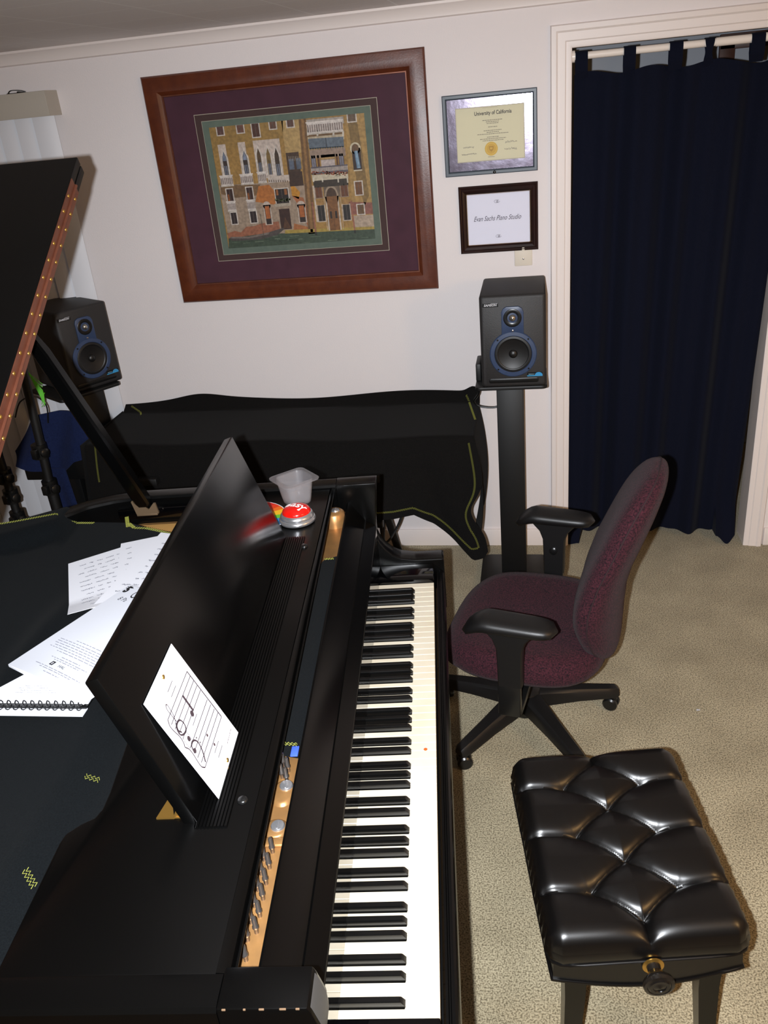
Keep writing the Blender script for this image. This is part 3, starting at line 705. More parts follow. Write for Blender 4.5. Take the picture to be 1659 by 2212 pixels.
kn = MB(M['plastic']); kn.lathe([(.020, 0), (.022, .004), (.022, .018), (.018, .022)], 18, (.409, -.21, .40), (1, 0, 0))
kn.build('clamp_knob', kb)
tag(MB(M['cable']).tube(spline([(-.77, -.55, .30), (-.735, -.52, .31), (-.70, -.49, .36), (-.675, -.47, .42), (-.66, -.46, .47)], 8), .005).build('keyboard_cable'), 'black cable hanging from the keyboard stand under the draped cloth', 'cable')
cc = thing('keyboard_cover', 'black cloth with yellow stitching draped over the keyboard below the large picture', 'cloth', (-1.18, -.33, 0))
# cloth profile runs from the back edge over the top and down the front
CXL, CXR = -1.985, -.372
def cover_bottom(x):
    return pwl([-2.0, -1.9, -1.6, -1.1, -.80, -.70, -.62, -.55, -.48, -.42, -.385, -.372],
               [.20, .30, .36, .40, .43, .432, .445, .40, .315, .235, .25, .28], x)
def cover_pt(a, b):
    x = lerp(CXL, CXR, a)
    # back edge rises a little in places
    zb = KT+.050 + .018*math.exp(-((x+1.62)/.12)**2) + .010*math.sin(x*7) + .022*math.exp(-((x+.40)/.03)**2)
    back = Vector((x, -.085, zb)); edge = Vector((x, -.505, KT+.004+.006*math.sin(x*9)))
    bot = Vector((x, -.545, cover_bottom(x)))
    if b < .12: p = back.lerp(Vector((x, -.13, KT+.014+.004*math.sin(x*13))), b/.12)
    elif b < .45: p = Vector((x, -.13, KT+.014)).lerp(edge, (b-.12)/.33)
    else:
        t = (b-.45)/.55
        p = edge.lerp(bot, t); p.y -= .022*math.sin(min(1, t*3)*PI/2) ; p.y += .018*t*math.sin(x*11+1)*(1-t*.3)
        p.y += .022*math.exp(-((x+.60-.10*t)/.05)**2)*t
        # the right-hand side narrows where the corner hangs, then bulges out
        if a > .82:
            k = (a-.82)/.18
            p.x += k*k*(.035*math.sin(t*PI*.95) - .055*math.exp(-((t-.62)/.16)**2) + .035*max(0, t-.75)/.25)
    p.x += .006*math.sin(b*9+x*3)*0
    return p - Vector((-1.18, -.33, 0))
ccl = MB(M['cover']).grid(cover_pt, 150, 70, .003).build('cloth', cc, 70)
# right-hand end: the side drop folded back behind
def side_pt(a, b):
    y = lerp(-.12, -.50, a); z1 = lerp(.34, .30, a)
    return Vector((-.378+.028*math.sin(b*3.0)+.014*math.sin(a*7)*b, y, lerp(KT+.01, z1, b))) - Vector((-1.18, -.33, 0))
MB(M['cover']).grid(side_pt, 20, 24, .003).build('side_drop', cc, 70)
def leftside(a, b):
    y = lerp(-.12, -.53, a); return Vector((-1.99-.06*b+.012*math.sin(a*9)*b, y, lerp(KT+.02, .30, b))) - Vector((-1.18, -.33, 0))
MB(M['cover']).grid(leftside, 16, 16, .003).build('side_drop', cc, 70)
def zigzag(pts, width, pitch, normal_fn, th=.0006):
    """flat double zigzag of thread following a polyline"""
    m = MB(M['stitch']); P = [Vector(p) for p in pts]; acc = []
    for i in range(len(P)-1):
        n = max(1, int((P[i+1]-P[i]).length/pitch*2))
        for k in range(n): acc.append((P[i].lerp(P[i+1], k/n), (P[i+1]-P[i]).normalized()))
    for off in (-.5, .5):
        Z = []
        for i, (p, t) in enumerate(acc):
            nr = normal_fn(p); s = t.cross(nr).normalized()
            Z.append(p + nr*.0025 + s*width*(off*.52 + (.24 if i % 2 else -.24)))
        if len(Z) > 1: m.tube(Z, th, 4)
    return m
def cover_line(f, n=60):
    return [cover_pt(*f(i/n)) for i in range(n+1)]
cn_ = lambda p: Vector((0, -1, .12)).normalized()
zigzag(cover_line(lambda t: (lerp(.66, .985, t), .945), 60), .0075, .0065, cn_).build('stitching', ccl, 0)
zigzag(cover_line(lambda t: (.985, lerp(.945, .47, t)), 40), .0075, .0065, cn_).build('stitching', ccl, 0)
zigzag(cover_line(lambda t: (.030, lerp(.62, .40, t)), 30), .0075, .0065, lambda p: Vector((0, -.7, .7))).build('stitching', ccl, 0)
zigzag(cover_line(lambda t: (lerp(.965, .997, t), lerp(.06, .30, t)), 16), .008, .008, lambda p: Vector((0, -.7, .7))).build('stitching', ccl, 0)
zigzag(cover_line(lambda t: (lerp(.02, .065, t), lerp(.03, .15, t)), 16), .008, .008, lambda p: Vector((0, -.7, .7))).build('stitching', ccl, 0)

# ------------------------------------------------------------------ GRAND PIANO
PO = Vector((-.2773, -2.7634, 0)); KA = -.1134
PROT = PI/2-KA
UD = Vector((math.sin(KA), math.cos(KA), 0)); VD = Vector((-math.cos(KA), math.sin(KA), 0))
def G(u, v, z): return PO+UD*u+VD*v+Vector((0, 0, z))
piano = thing('grand_piano', 'black grand piano with its lid propped up and the keyboard running to the far wall', 'piano', PO, PROT)
UB, UT = -.155, 1.362                                # outer faces, bass and treble
RT = 1.010                                           # rim top
out = [(UB, .25), (UB, .5), (UB, 1.0), (UB, 1.60), (UB+.05, 1.70), (.0, 1.755), (.25, 1.775), (.5, 1.74), (.72, 1.64), (.92, 1.48), (1.08, 1.31), (1.185, 1.16), (1.225, 1.075), (1.262, 1.01), (1.312, .955), (1.345, .88), (UT, .80), (UT, .5), (UT, .25)]
pth = [Vector((p[0], p[1], 0)) for p in out]
pth = pth[:3] + spline(pth[3:16], 4) + pth[16:]
def offs(i, d):
    a = pth[max(i-1, 0)]; b = pth[min(i+1, len(pth)-1)]; t = (b-a).normalized(); n = Vector((t.y, -t.x, 0))
    return pth[i]+n*d
rm = MB(M['blackpiano']); rings = []
for i in range(len(pth)):
    rings.append([offs(i, d)+Vector((0, 0, z)) for d, z in ((0, .70), (0, 1.003), (.004, 1.009), (.010, RT), (.040, RT), (.046, 1.009), (.050, 1.003), (.050, .70))])
rm.loft(rings, True, True)
# the two arms, cut down in a curve to the cheeks
arm = [(.139, RT), (.141, .985), (.147, .93), (.153, .87), (.153, .845), (.145, .822), (.132, .802), (.113, .783), (.090, .771), (.05, .764), (-.026, .764), (-.030, .760), (-.030, .60), (.25, .60), (.25, RT)]
barm = [(.141, RT), (.137, 1.0), (.129, .968), (.129, .94), (.138, .90), (.148, .86), (.148, .84)] + arm[5:]
rm.prism(barm, UB, UB+.055, 0, bev=.003); rm.prism(arm, UT-.055, UT, 0, bev=.003)
rm.build('case', piano, 30)
MB(M['greyend']).prism([(.1385, 1.004), (.1365, 1.0), (.1285, .968), (.1285, .94), (.1375, .90), (.1475, .86), (.1485, .86), (.1395, .90), (.130, .94), (.130, .968), (.138, 1.0), (.140, 1.004)], UB+.006, UB+.049, 0).build('arm_end', piano)  # thin facing on the bass arm, its grey is painted sheen
bed = MB(M['blackmatte']); bed.box((UB+.01, -.022, .60), (UT-.01, .50, .70), .004); bed.build('key_bed', piano)
ks = MB(M['blackpiano'])
ks.prism([(-.004, .62), (-.004, .724), (-.008, .729), (-.012, .729), (-.0135, .7265), (-.0155, .7265), (-.017, .729), (-.022, .729), (-.026, .725), (-.0285, .716), (-.0285, .62)], UB+.055, UT-.055, 0); ks.build('key_slip', piano, 25)
for v_, L_ in ((.150, .006), (.166, .010), (.192, .008), (.214, .004), (.238, .006)):      # bare wood where the edge is chipped
    MB(M['barewood']).box((UB-.0005, v_, RT-.0022), (UB+.0014, v_+L_*.8, RT+.0003), .0006).build('chipped_edge', piano)
for u0, u1 in ((UB+.056, -.0015), (1.2235, UT-.056)):
    m = MB(M['blackgloss']); m.box((u0, -.001, .70), (u1, .152, .752), .003); m.build('key_block', piano)
# keys
PITCH_K = 1.222/52
names = ['A', 'B'] + list('CDEFGAB')*7 + ['C']
BOFF = {'C': -.0024, 'D': .0024, 'F': -.003, 'G': 0., 'A': .003}
def white_key(i, n):
    u0 = i*PITCH_K+.0006; u1 = (i+1)*PITCH_K-.0006; cut = .0068; B = .052
    r = (n in 'CDFGA') and i < 51; l = (n in 'DEGAB') and i > 0
    ul = u0+(cut + (BOFF.get({'D': 'C', 'E': 'D', 'G': 'F', 'A': 'G', 'B': 'A'}[n], 0)) if l else 0); ur = u1-(cut-(BOFF[n] if n in BOFF else 0) if r else 0)
    P = [(u0, 0), (u1, 0)] + ([(u1, B), (ur, B)] if r else []) + [(ur, .175), (ul, .175)] + ([(ul, B), (u0, B)] if l else [])
    m = MB(M['white_key']); m.prism(P, .7175, .740, 2, bev=.0007, seg=1); return m.build('white_key', piano, 30)
bsrc = None
for i, n in enumerate(names):
    o = white_key(i, n)
    if i == 23: orange_key_u = (i+.5)*PITCH_K
    if n in BOFF and i < 51:
        uc = (i+1)*PITCH_K+BOFF[n]
        if bsrc is None:
            m = MB(M['black_key']); rings = []
            for hw, z0, f in ((.0056, .735, .051), (.0056, .742, .0512), (.0049, .7505, .0575), (.0040, .7522, .0600)):
                rings.append([Vector((-hw, f, z0)), Vector((hw, f, z0)), Vector((hw, .178, z0)), Vector((-hw, .178, z0))])
            m.loft(rings); bsrc = m.build('black_key', piano, 30); bsrc.location = (uc, 0, 0)
        else: copy_part(bsrc, piano, (uc, 0, 0))
tag(MB(M['sticker']).lathe([(.004, 0), (.004, .0006), (.0035, .0009)], 12).build('sticker', loc=G(.567, .022, .7402)), 'tiny orange dot sticker stuck on one white piano key', 'sticker')
# fallboard, then the rail behind it
fbm = MB(M['blackgloss'])
fbm.prism([(.1505, .741), (.1505, .868), (.154, .874), (.172, .874), (.172, .741)], UB+.056, UT-.056, 0); fbm.build('fallboard', piano, 20)
nr = MB(M['blackpiano'])
nr.prism([(.1500, .8745), (.1495, .877), (.1505, .8795), (.1765, .8995), (.1785, .8985), (.1800, .9015), (.2130, .950), (.2200, .9565), (.2235, .956), (.2248, .951), (.2248, .90), (.172, .8745)], UB+.056, UT-.056, 0); nr.build('name_rail', piano, 25)
# iron plate inside, tuning pins
ins = [tuple(offs(i, .052).xy) for i in range(len(pth))]
inn = [(max(p[0], UB+.052), p[1]) for p in ins]
pl = MB(M['gold']); pl.prism([(UB+.052, .205), *[p for p in inn if p[1] > .22], (UT-.052, .205)], .915, .930, 2)
plate = pl.build('iron_plate', piano)
sbm = MB(M['soft']); sbm.prism([(1.02, .62), (1.29, .62), (1.29, .90), (1.10, .90)], .9305, .934, 2); sbm.build('soundboard', piano)
pb = MB(M['gold']);  pb.loft([[Vector((uc+r*math.cos(k*PI/10)*1.15, .2445+r*math.sin(k*PI/10)*.8, z)) for k in range(20)] for uc, r, z in ((.265, .026, .930), (.265, .023, .9345), (.265, .019, .936))])
pb.loft([[Vector((.186+r*math.cos(k*PI/10), .244+r*math.sin(k*PI/10), z)) for k in range(20)] for r, z in ((.021, .930), (.019, .936), (.016, .938))])
pb.box((.152, .205, .930), (.170, .262, .9365), .004).build('plate_boss', plate, 50)
pb2 = MB(M['gold']); pb2.lathe([(.030, 0), (.028, .035), (.022, .04)], 24, (1.235, .252, .930)).build('plate_boss', plate, 50)
def bolt(u, v, z):
    m = MB(M['silver']); m.lathe([(.0115, 0), (.0115, .002), (.010, .004), (.004, .0045)], 18, (u, v, z)); m.use(0).box((u-.008, v-.0012, z+.0042), (u+.008, v+.0012, z+.0052)); return m.build('plate_bolt', plate, 40)
bolt(.276, .2405, .936); bolt(.188, .2405, .938); bolt(1.235, .247, .970)
psrc = None
spots = [(.1447, .2427), (.1155, .2427), (.0874, .2430), (.0612, .2430), (.0329, .2427), (.0072, .2427), (.1303, .2530), (.105, .2532), (.0764, .2528), (.0491, .2526), (.0228, .2529), (-.0047, .2529), (-.0344, .2495),
         (.330, .2538), (.3161, .2436), (.3016, .2518), (.2930, .2425)]
for u, v_ in spots:
    if psrc is None:
        m = MB(M['steel']); m.lathe([(.0033, -.02), (.0033, .008), (.0046, .010), (.0046, .013), (.0036, .0145), (.0034, .028), (.0024, .0305)], 12); psrc = m.build('tuning_pin', plate, 50); psrc.location = (u, v_, .930)
    else: copy_part(psrc, plate, (u, v_, .930))
# music shelf
SZ_ = 1.000
sh = MB(M['blackpiano'])
back = [(UB+.052, .549), (.110, .549), (.128, .546), (.146, .530), (.158, .512), (.175, .506), (.21, .506), (.33, .516), (.60, .516), (1.16, .516), (UT-.052, .52)]
P = [(UB+.052, .2625)] + back + [(UT-.052, .2625)]
sh.prism(P[::-1], .968, SZ_, 2, bev=.003); sh.build('music_shelf', piano, 35)
rl = MB(M['blackpiano'])
rlp = [(.2625, .972), (.2405, .9865), (.2400, .9885), (.2405, .9900), (.2415, .9900), (.2420, .9855), (.2445, .9855), (.247, .996), (.252, 1.000), (.2625, 1.0015)]
rl.loft([[Vector((u, v_+dv*(v_ < .26), z)) for v_, z in rlp] for u, dv in ((UB+.053, 0), (UT-.053, .0135))]); rl.build('shelf_rail', piano, 25)
kn2 = MB(M['blackpiano']); 
for u, v_ in ((.183, .2855), (.991, .295)):
    MB(M['plastic_s']).lathe([(.0085, 0), (.0085, .002), (.006, .0045), (.001, .005)], 18, (u, v_, SZ_)).build('shelf_knob', piano, 60)
# music desk
DT = math.atan2(.088, .273)
U0, U1 = .140, 1.038
dk = MB(M['blackpiano'])
dk.box((U0, .345, SZ_), (U1, .367, SZ_+.288), .003, rot=Matrix.Rotation(-DT, 3, 'X'), piv=((U0+U1)/2, .345, SZ_))
dk.build('music_desk', piano)
lg = MB(M['blackpiano']); lp = [(.298, SZ_-.001)]
for i in range(9):
    v_ = .299+i*.0054; lp += [(v_, SZ_+.004), (v_+.0034, SZ_+.004), (v_+.0038, SZ_+.0015), (v_+.005, SZ_+.0015)]
lp += [(.3485, SZ_+.004), (.3485, SZ_-.001)]
lg.prism(lp, .130, 1.036, 0); lg.build('desk_ledge', piano, 20)
hg = MB(M['brass']); hg.box((.150, .366, SZ_), (.185, .386, SZ_+.003), .001).cyl((.152, .372, SZ_+.005), (.178, .372, SZ_+.005), .010, seg=16).prism([(.15, .384), (.198, .402), (.15, .412)], SZ_, SZ_+.003, 2); hg.build('desk_hinge', piano)
dl = MB(M['blackpiano']); dl.box((.30, .37, SZ_), (.33, .46, SZ_+.012), .002, rot=Matrix.Rotation(.5, 3, 'X'), piv=(.3, .46, SZ_)); dl.build('desk_strut', piano)
# inner strip along the treble side, and the prop socket
it = MB(M['blackgloss']); it.box((UT-.075, .27, .955), (UT-.050, .86, .985), .004); it.build('inner_strip', piano)
ps = MB(M['oldbrass']); ps.prism([(.808, 1.016), (.800, 1.024), (.786, 1.020), (.764, .990), (.748, 1.008), (.742, 1.008), (.738, .978), (.800, .978)], 1.270, 1.276, 0); ps.box((1.27, .742, .972), (1.312, .80, .979), .001); ps.build('prop_socket', piano)
pr2 = MB(M['steel']); pr2.box((1.272, .60, .958), (1.278, .635, .982), .001).box((1.272, .60, .958), (1.30, .604, .966), .001); pr2.build('small_bracket', piano)
# lid (hinged along the bass side) with the front flap folded back on top of it
LANG = math.radians(30.6); LV = .720; LL = 1.625
LT = Matrix.Translation((UB+.01, 0, 1.022)) @ Matrix.Rotation(-LANG, 4, 'Y')
def lidp(s, v_, h): return LT @ Vector((s, v_, h))
lidout = [(0, LV), (LL, LV), (LL-.003, .84), (LL-.06, .98), (LL-.16, 1.13), (LL-.30, 1.33), (LL-.50, 1.55), (LL-.75, 1.72), (LL-1.05, 1.79), (LL-1.35, 1.76), (0, 1.65)]
m = MB(M['blackmatte']); m.T = LT; m.prism(lidout, 0, .0195, 2, bev=.003); m.build('lid', piano)
m = MB(M['blackmatte']); m.T = LT; m.prism([(.02, LV), (LL, LV), (LL, LV+.56), (LL-.02, LV+.58), (.02, LV+.58)], .0215, .041, 2, bev=.003); m.build('lid_flap', piano)
m = MB(M['hinge']); m.T = LT; m.box((.03, LV-.0016, .002), (LL-.075, LV+.0004, .0185)).box((.03, LV-.0016, .0225), (LL-.075, LV+.0004, .0395)).cyl((.03, LV-.003, .0205), (LL-.075, LV-.003, .0205), .0034, seg=10)
hin = m.build('lid_hinge', piano)
hsrc = None
for row, h in ((0, .0085), (1, .033)):
    k = 0
    while True:
        s_ = LL-.105-k*.0508-row*.022
        if s_ < .05: break
        p = lidp(s_, LV-.0016, h); k += 1
        if hsrc is None:
            hsrc = MB(M['brass']).lathe([(.0042, 0), (.0036, .0014), (.001, .0022)], 10, (0, 0, 0), (0, -1, 0)).build('hinge_screw', hin, 60); hsrc.location = p
        else: copy_part(hsrc, hin, p)
# prop stick
p0 = Vector((1.296, .776, .985)); p1 = Vector((.943, .795, 1.560))
d = (p1-p0).normalized(); m = MB(M['blackpiano'])
side = Vector((0, 1, 0)); nrm = d.cross(side).normalized(); side = nrm.cross(d)
rings = []
for t, hw, ht in ((0, .012, .014), (.06, .021, .016), (.5, .020, .015), (.93, .017, .013), (1.0, .012, .010)):
    c = p0.lerp(p1, t); rings.append([c+side*hw*sx+nrm*ht*sz for sx, sz in ((-1, -.7), (-.7, -1), (.7, -1), (1, -.7), (1, .7), (.7, 1), (-.7, 1), (-1, .7))])
m.loft(rings); m.build('lid_prop', piano, 25)
for (u, v_) in ((-.02, .28), (1.22, .28), (.35, 1.45)):
    m = MB(M['blackpiano']); m.loft([[Vector((u+sx*a, v_+sy*a, z)) for sx, sy in ((-1, -1), (1, -1), (1, 1), (-1, 1))] for a, z in ((.028, .075), (.034, .12), (.055, .55), (.068, .58), (.068, .70))]); m.cyl((u, v_, .0), (u, v_, .08), .018, seg=16)
    m.build('leg', piano)
ly = MB(M['blackpiano']); ly.box((.50, .33, .10), (.72, .38, .19), .01).box((.55, .34, .19), (.58, .37, .70), .004).box((.64, .34, .19), (.67, .37, .70), .004); ly.build('pedal_lyre', piano)
for u in (.545, .61, .675): MB(M['brass']).box((u-.012, .22, .115), (u+.012, .34, .128), .005).build('pedal', piano)

# ------------------------------------------------------------------ things on and in the piano (each placed in the piano's own axes)
def on_piano(name, label, cat, u, v, z, rot=0., group=None): return thing(name, label, cat, G(u, v, z), PROT+rot, group)
# cloth over the strings
sc = thing('string_cover', 'black string cover cloth with yellow-green stitching laid inside the piano', 'cloth', PO, PROT)
vU = [.2255, .262, .263, .36, .46, .54, .60, .66, .72, .80, .945, .985, 1.07, 1.15, 1.31, 1.48, 1.64, 1.68]
uU = [1.02, 1.00, .98, .98, 1.00, 1.02, 1.08, 1.14, 1.165, 1.215, 1.245, 1.290, 1.238, 1.195, 1.095, .935, .745, .67]
uL = [.325, .335, .335, .33, .30, UB+.06, UB+.06, UB+.06, UB+.06, UB+.06, UB+.06, UB+.06, UB+.06, UB+.06, UB+.06, UB+.06, UB+.06, .05]
def scz(u, v):
    if v < .56: return .952
    z = .972 + .006*math.sin(u*5+v*3) + .004*math.sin(u*11-v*7)
    z += .016*math.exp(-((v-1.02-.10*u)/.05)**2)*math.exp(-((u-.9)/.28)**2) + .012*math.exp(-((v-.92+.12*u)/.03)**2)*math.exp(-((u-.72)/.2)**2)
    if v > .955:
        ue = pwl(vU, uU, v); e = min(1, (v-.955)/.03)
        q = max(0, min(1, (.150-(ue-u))/.060)); z = lerp(z, 1.0145, q*q*(3-2*q)*e)
        if ue-u < .008: z -= .010*e
    return lerp(.952, z, min(1, (v-.56)/.06))
def sc_pt(a, b):
    v = lerp(.2255, 1.68, b); u = lerp(pwl(vU, uL, v), pwl(vU, uU, v), a); return Vector((u, v, scz(u, v)))
scl = MB(M['felt']).grid(sc_pt, 90, 150, .002).build('cloth', sc, 70)
def felt_line(pts): return [Vector((u, v, scz(u, v)+.001)) for u, v in pts]
upn = lambda p: Vector((0, 0, 1))
zigzag(felt_line([(1.178, 1.148), (1.19, 1.10), (1.206, 1.05), (1.222, 1.00), (1.236, .955), (1.225, .90)]), .010, .0065, upn).build('stitching', scl, 0)
zigzag(felt_line([(1.205, .800), (1.175, .775), (1.168, .74), (1.148, .70), (1.128, .665), (1.09, .63)]), .010, .0065, upn).build('stitching', scl, 0)
zigzag([Vector((1.225, .81, .992)), Vector((1.16, .785, .992))], .010, .0065, upn).build('stitching', scl, 0)
zigzag(felt_line([(.288, .585), (.283, .556)]), .011, .007, upn).build('stitching', scl, 0)
zigzag(felt_line([(.088, .60), (.062, .575)]), .011, .007, upn).build('stitching', scl, 0)
zigzag([Vector((.352, .230, .9545)), Vector((.356, .256, .9545))], .008, .006, upn).build('stitching', scl, 0)
zigzag([Vector((1.000, .230, .9545)), Vector((1.000, .256, .9545))], .008, .006, upn).build('stitching', scl, 0)
tag(MB(M['tape']).box((.326, .226, .953), (.350, .239, .9555), .001).build('tape_strip', loc=PO, rot=(0, 0, PROT)), 'blue strip poking out of the piano gap beside the tuning pins', 'tape')
# sheet music on the strings
def sheet(name, label, cat, group, corners, z, lines, m='paper', curl=None, writing=None):
    c = [Vector((p[0], p[1], 0)) for p in corners]; ctr = sum(c, Vector())/4
    t = thing(name, label, cat, G(ctr.x, ctr.y, z), PROT, group)
    def pt(a, b):
        p = c[0].lerp(c[1], a).lerp(c[3].lerp(c[2], a), b) - ctr
        return Vector((p.x, p.y, curl(a, b) if curl else 0))
    MB(M[m]).grid(pt, 16, 16, .0006).build('sheet', t, 60)
    if writing:
        W_ = Art(); writing(W_)
        W_.build('writing', lambda x, y, h: pt(x, y)+Vector((0, 0, .0010+h)), M['ink'], t)
    return t
def hand(seed, n, x0=.1, x1=.85, y0=.12, y1=.9, col=(96, 96, 112)):
    def f(a):
        r = random.Random(seed)
        for i in range(n):
            y = lerp(y0, y1, i/(n-1)); x = x0+r.random()*.12
            while x < x1-.1*r.random():
                wd = .04+r.random()*.10; scribble(a, x, y, wd, .016, .0032, col, 1, r.random()); x += wd+.04
    return f
sheet('paper_sheet', 'bottom handwritten paper sheet in the loose fan inside the piano, its near corner curling up', 'paper', 'loose handwritten sheets inside the piano',
      [(.990, .882), (1.100, .71), (.85, .575), (.735, .78)], .989, 0, curl=lambda a, b: .030*max(0, b-.75)**1*(1-a*.7)*2, writing=hand(3, 11))
sheet('paper_sheet', 'middle paper sheet showing only its corner between the two handwritten ones', 'paper', 'loose handwritten sheets inside the piano',
      [(1.072, .775), (1.106, .675), (.84, .53), (.79, .70)], .9935, 0, writing=hand(5, 9, .05, .3))
sheet('paper_sheet', 'top handwritten paper sheet of the loose fan, running behind the music desk', 'paper', 'loose handwritten sheets inside the piano',
      [(1.112, .682), (1.045, .485), (.755, .565), (.765, .742)], .998, 0, writing=hand(8, 10, .12, .9, .15, .88, (110, 110, 124)))
def book_writing(a):
    a.text('5', .060, .06, .10, (20, 20, 24), 1, bold=.006, M2=((1, 0), (0, -1)))
    a.line([(.02, .03), (.10, .03)], .008, (24, 24, 28), 1); a.line([(.02, .045), (.07, .045)], .006, (24, 24, 28), 1)
    a.text('Go', .17, .09, .12, (30, 30, 36), 1, M2=((.8, 0), (0, -1)), align='LEFT'); a.text('8 Pa', .10, .165, .06, (52, 52, 60), 1, M2=((1, 0), (0, -1)), align='LEFT', shear=.2)
    r = random.Random(4)
    for k, (y, x0, x1) in enumerate(((.64, .30, .68), (.665, .12, .92), (.685, .12, .9), (.705, .12, .9), (.725, .15, .86), (.745, .12, .9), (.765, .25, .80), (.80, .38, .62), (.82, .28, .74), (.835, .34, .66), (.905, .22, .8), (.92, .3, .7), (.945, .4, .6))):
        x = x0
        while x < x1: L = .02+r.random()*.05; a.line([(x, y), (min(x+L, x1), y)], .0045, (140, 140, 156), 1); x += L+.012
    a.rect(.36, .850, .40, .885, (24, 24, 28), 1); a.text('HAL', .50, .868, .032, (40, 40, 46), 1, M2=((1.3, 0), (0, -1)))
    a.disc(.38, .868, .008, .012, (200, 200, 206), 2)
bk = sheet('music_booklet', 'white music booklet lying across the spiral notebook inside the piano', 'booklet', None,
           [(.835, .672), (.705, .462), (.423, .627), (.551, .827)], 1.012, 0, 'papergloss', curl=lambda a, b: .004*math.sin(a*PI)+.006*max(0, b-.8)*3*math.sin(a*PI), writing=book_writing)
pgs = [Vector((x, y, 0)) for x, y in ((.835, .672), (.705, .462), (.423, .627), (.551, .827))]; pc = sum(pgs, Vector())/4
MB(M['paper']).loft([[p-pc+Vector((0, 0, z)) for p in pgs] for z in (-.006, -.001)]).build('pages', bk)
# spiral notebook
nbu = thing('spiral_notebook', 'spiral-bound notebook under the white booklet inside the piano', 'notebook', G(.44, .72, .985), PROT)
def nb(x, y, z=0): return Vector((x, y, z))   # x along the spine side (towards the spine = -v), local offsets
e0, e1 = Vector((-.003, -.088, 0)), Vector((.016, .150, 0))         # spine from the right-hand corner to the left
ax = (e1-e0).normalized(); ay = Vector((ax.y, -ax.x, 0)); ay = ay if ay.x > 0 else -ay
q = [e0, e0+ax*.222, e0+ax*.110+ay*.155, e0+ay*.17]
def slab(m, P, z0, z1): return MB(m).loft([[p+Vector((0, 0, z0)) for p in P], [p+Vector((0, 0, z1)) for p in P]])
slab(M['plastic_s'], q, 0, .003).build('back_cover', nbu)
slab(M['paper'], [p+ay*.010 for p in q], .0035, .012).build('page_block', nbu)
qq = [e0-ay*.018, e0+ax*.215-ay*.018, e0+ax*.215+ay*.004, e0+ay*.004]
slab(M['papergloss'], qq, -.003, -.0005).build('folded_cover', nbu)
W_ = Art(); hand(12, 4, .1, .8, .10, .3)(W_)
W_.build('writing', lambda x, y, h: e0+ax*(.02+.16*(1-x))+ay*(.02+.10*y)+Vector((0, 0, .0128+h)), M['ink'], nbu)
rsrc = None
for k in range(13):
    c = e0+ax*(.012+k*.0158)
    if rsrc is None:
        pts = [Vector((ay.x*.0085*math.cos(t/14*2*PI), ay.y*.0085*math.cos(t/14*2*PI), .0075+.0085*math.sin(t/14*2*PI))) + ax*.0015*math.sin(t) for t in range(14)]
        rsrc = MB(M['cable']).tube(pts, .0011, 6, closed=True).build('wire_ring', nbu, 60); rsrc.location = c
    else: copy_part(rsrc, nbu, c)
# card on the music desk
CB = Vector((.2585, .3222, SZ_+.0045)); cwid, chei = .150, .200
lean = .412
cdt = thing('music_card', 'white flash card of staves with one note, standing on the music desk', 'card', G(CB.x, CB.y, CB.z), PROT)
def cpt(x, y, h): return Vector(((x-.5)*cwid + .006*(y), y*chei*math.sin(lean)-.0008*0 - h, y*chei*math.cos(lean)))
cdo = MB(M['paper']).loft([[cpt(x, y, hh) for x, y in ((0, 0), (1, 0), (1, 1), (0, 1))] for hh in (0, -.0008)]).build('card', cdt)
HC = homography([(132, 775), (447, 92), (1222, 1120), (1012, 1865)])
K = Art(); BK = (62, 50, 56)
def kl(pts, wd, l=1, col=BK, sm=True):
    Q = [HC(*p) for p in pts]
    if sm: Q = [tuple(p.xy) for p in spline([(a, b, 0) for a, b in Q], 4)]
    K.line([(a, b) for a, b in Q], wd, col, l)
ends = [((625, 415), (410, 960)), ((662, 470), (452, 1018)), ((702, 524), (495, 1072)), ((742, 578), (540, 1128)), ((783, 632), (585, 1185)),
        ((862, 740), (672, 1290)), ((903, 795), (716, 1345)), ((944, 846), (760, 1400)), ((985, 893), (802, 1455)), ((1026, 938), (846, 1510))]
for a, b in ends: kl([a, b], .007, sm=False)
kl([(625, 415), (1026, 938)], .016, sm=False)
kl([(410, 960), (435, 1035), (490, 1098), (555, 1160), (600, 1235), (612, 1275), (660, 1300), (710, 1360), (760, 1440), (805, 1500), (846, 1510)], [.008]+[.014]*40, col=(70, 56, 62)) if False else kl([(410, 960), (435, 1035), (490, 1098), (555, 1160), (600, 1235), (612, 1275), (660, 1300), (710, 1360), (760, 1440), (805, 1500), (846, 1510)], .012)
kl([(585, 1185), (672, 1290)], .006, sm=False)
kl([(575, 685), (705, 865)], .034, sm=False); K.disc(*HC(688, 895), .034, .026, BK, 2)
kl([(540, 1105), (505, 1000), (470, 900), (440, 850), (400, 790), (385, 795), (400, 845), (440, 895), (475, 940), (515, 985)], .010)
kl([(505, 1000), (520, 1080), (560, 1135), (600, 1125), (622, 1075), (600, 1010), (555, 968), (525, 985), (515, 1040), (540, 1090), (575, 1105)], .017)
K.disc(*HC(655, 1180), .030, .022, BK, 2); kl([(655, 1165), (680, 1190), (668, 1150), (625, 1105)], .006)
kl([(722, 1340), (690, 1270), (695, 1220), (720, 1200), (760, 1220), (800, 1290), (830, 1370), (850, 1450)], .018)
for p, r in (((725, 1318), .030), ((742, 1172), .011), ((785, 1225), .011)): K.disc(*HC(*p), r, r*.7, BK, 2)
for a, b in (((455, 515), (405, 645)), ((497, 572), (447, 702)), ((745, 898), (700, 1035)), ((995, 1212), (953, 1350)), ((1038, 1262), (998, 1400))): kl([a, b], .006, sm=False)
for p in ((865, 1145), (948, 1250)): K.disc(*HC(*p), .017, .013, (72, 54, 58), 2)
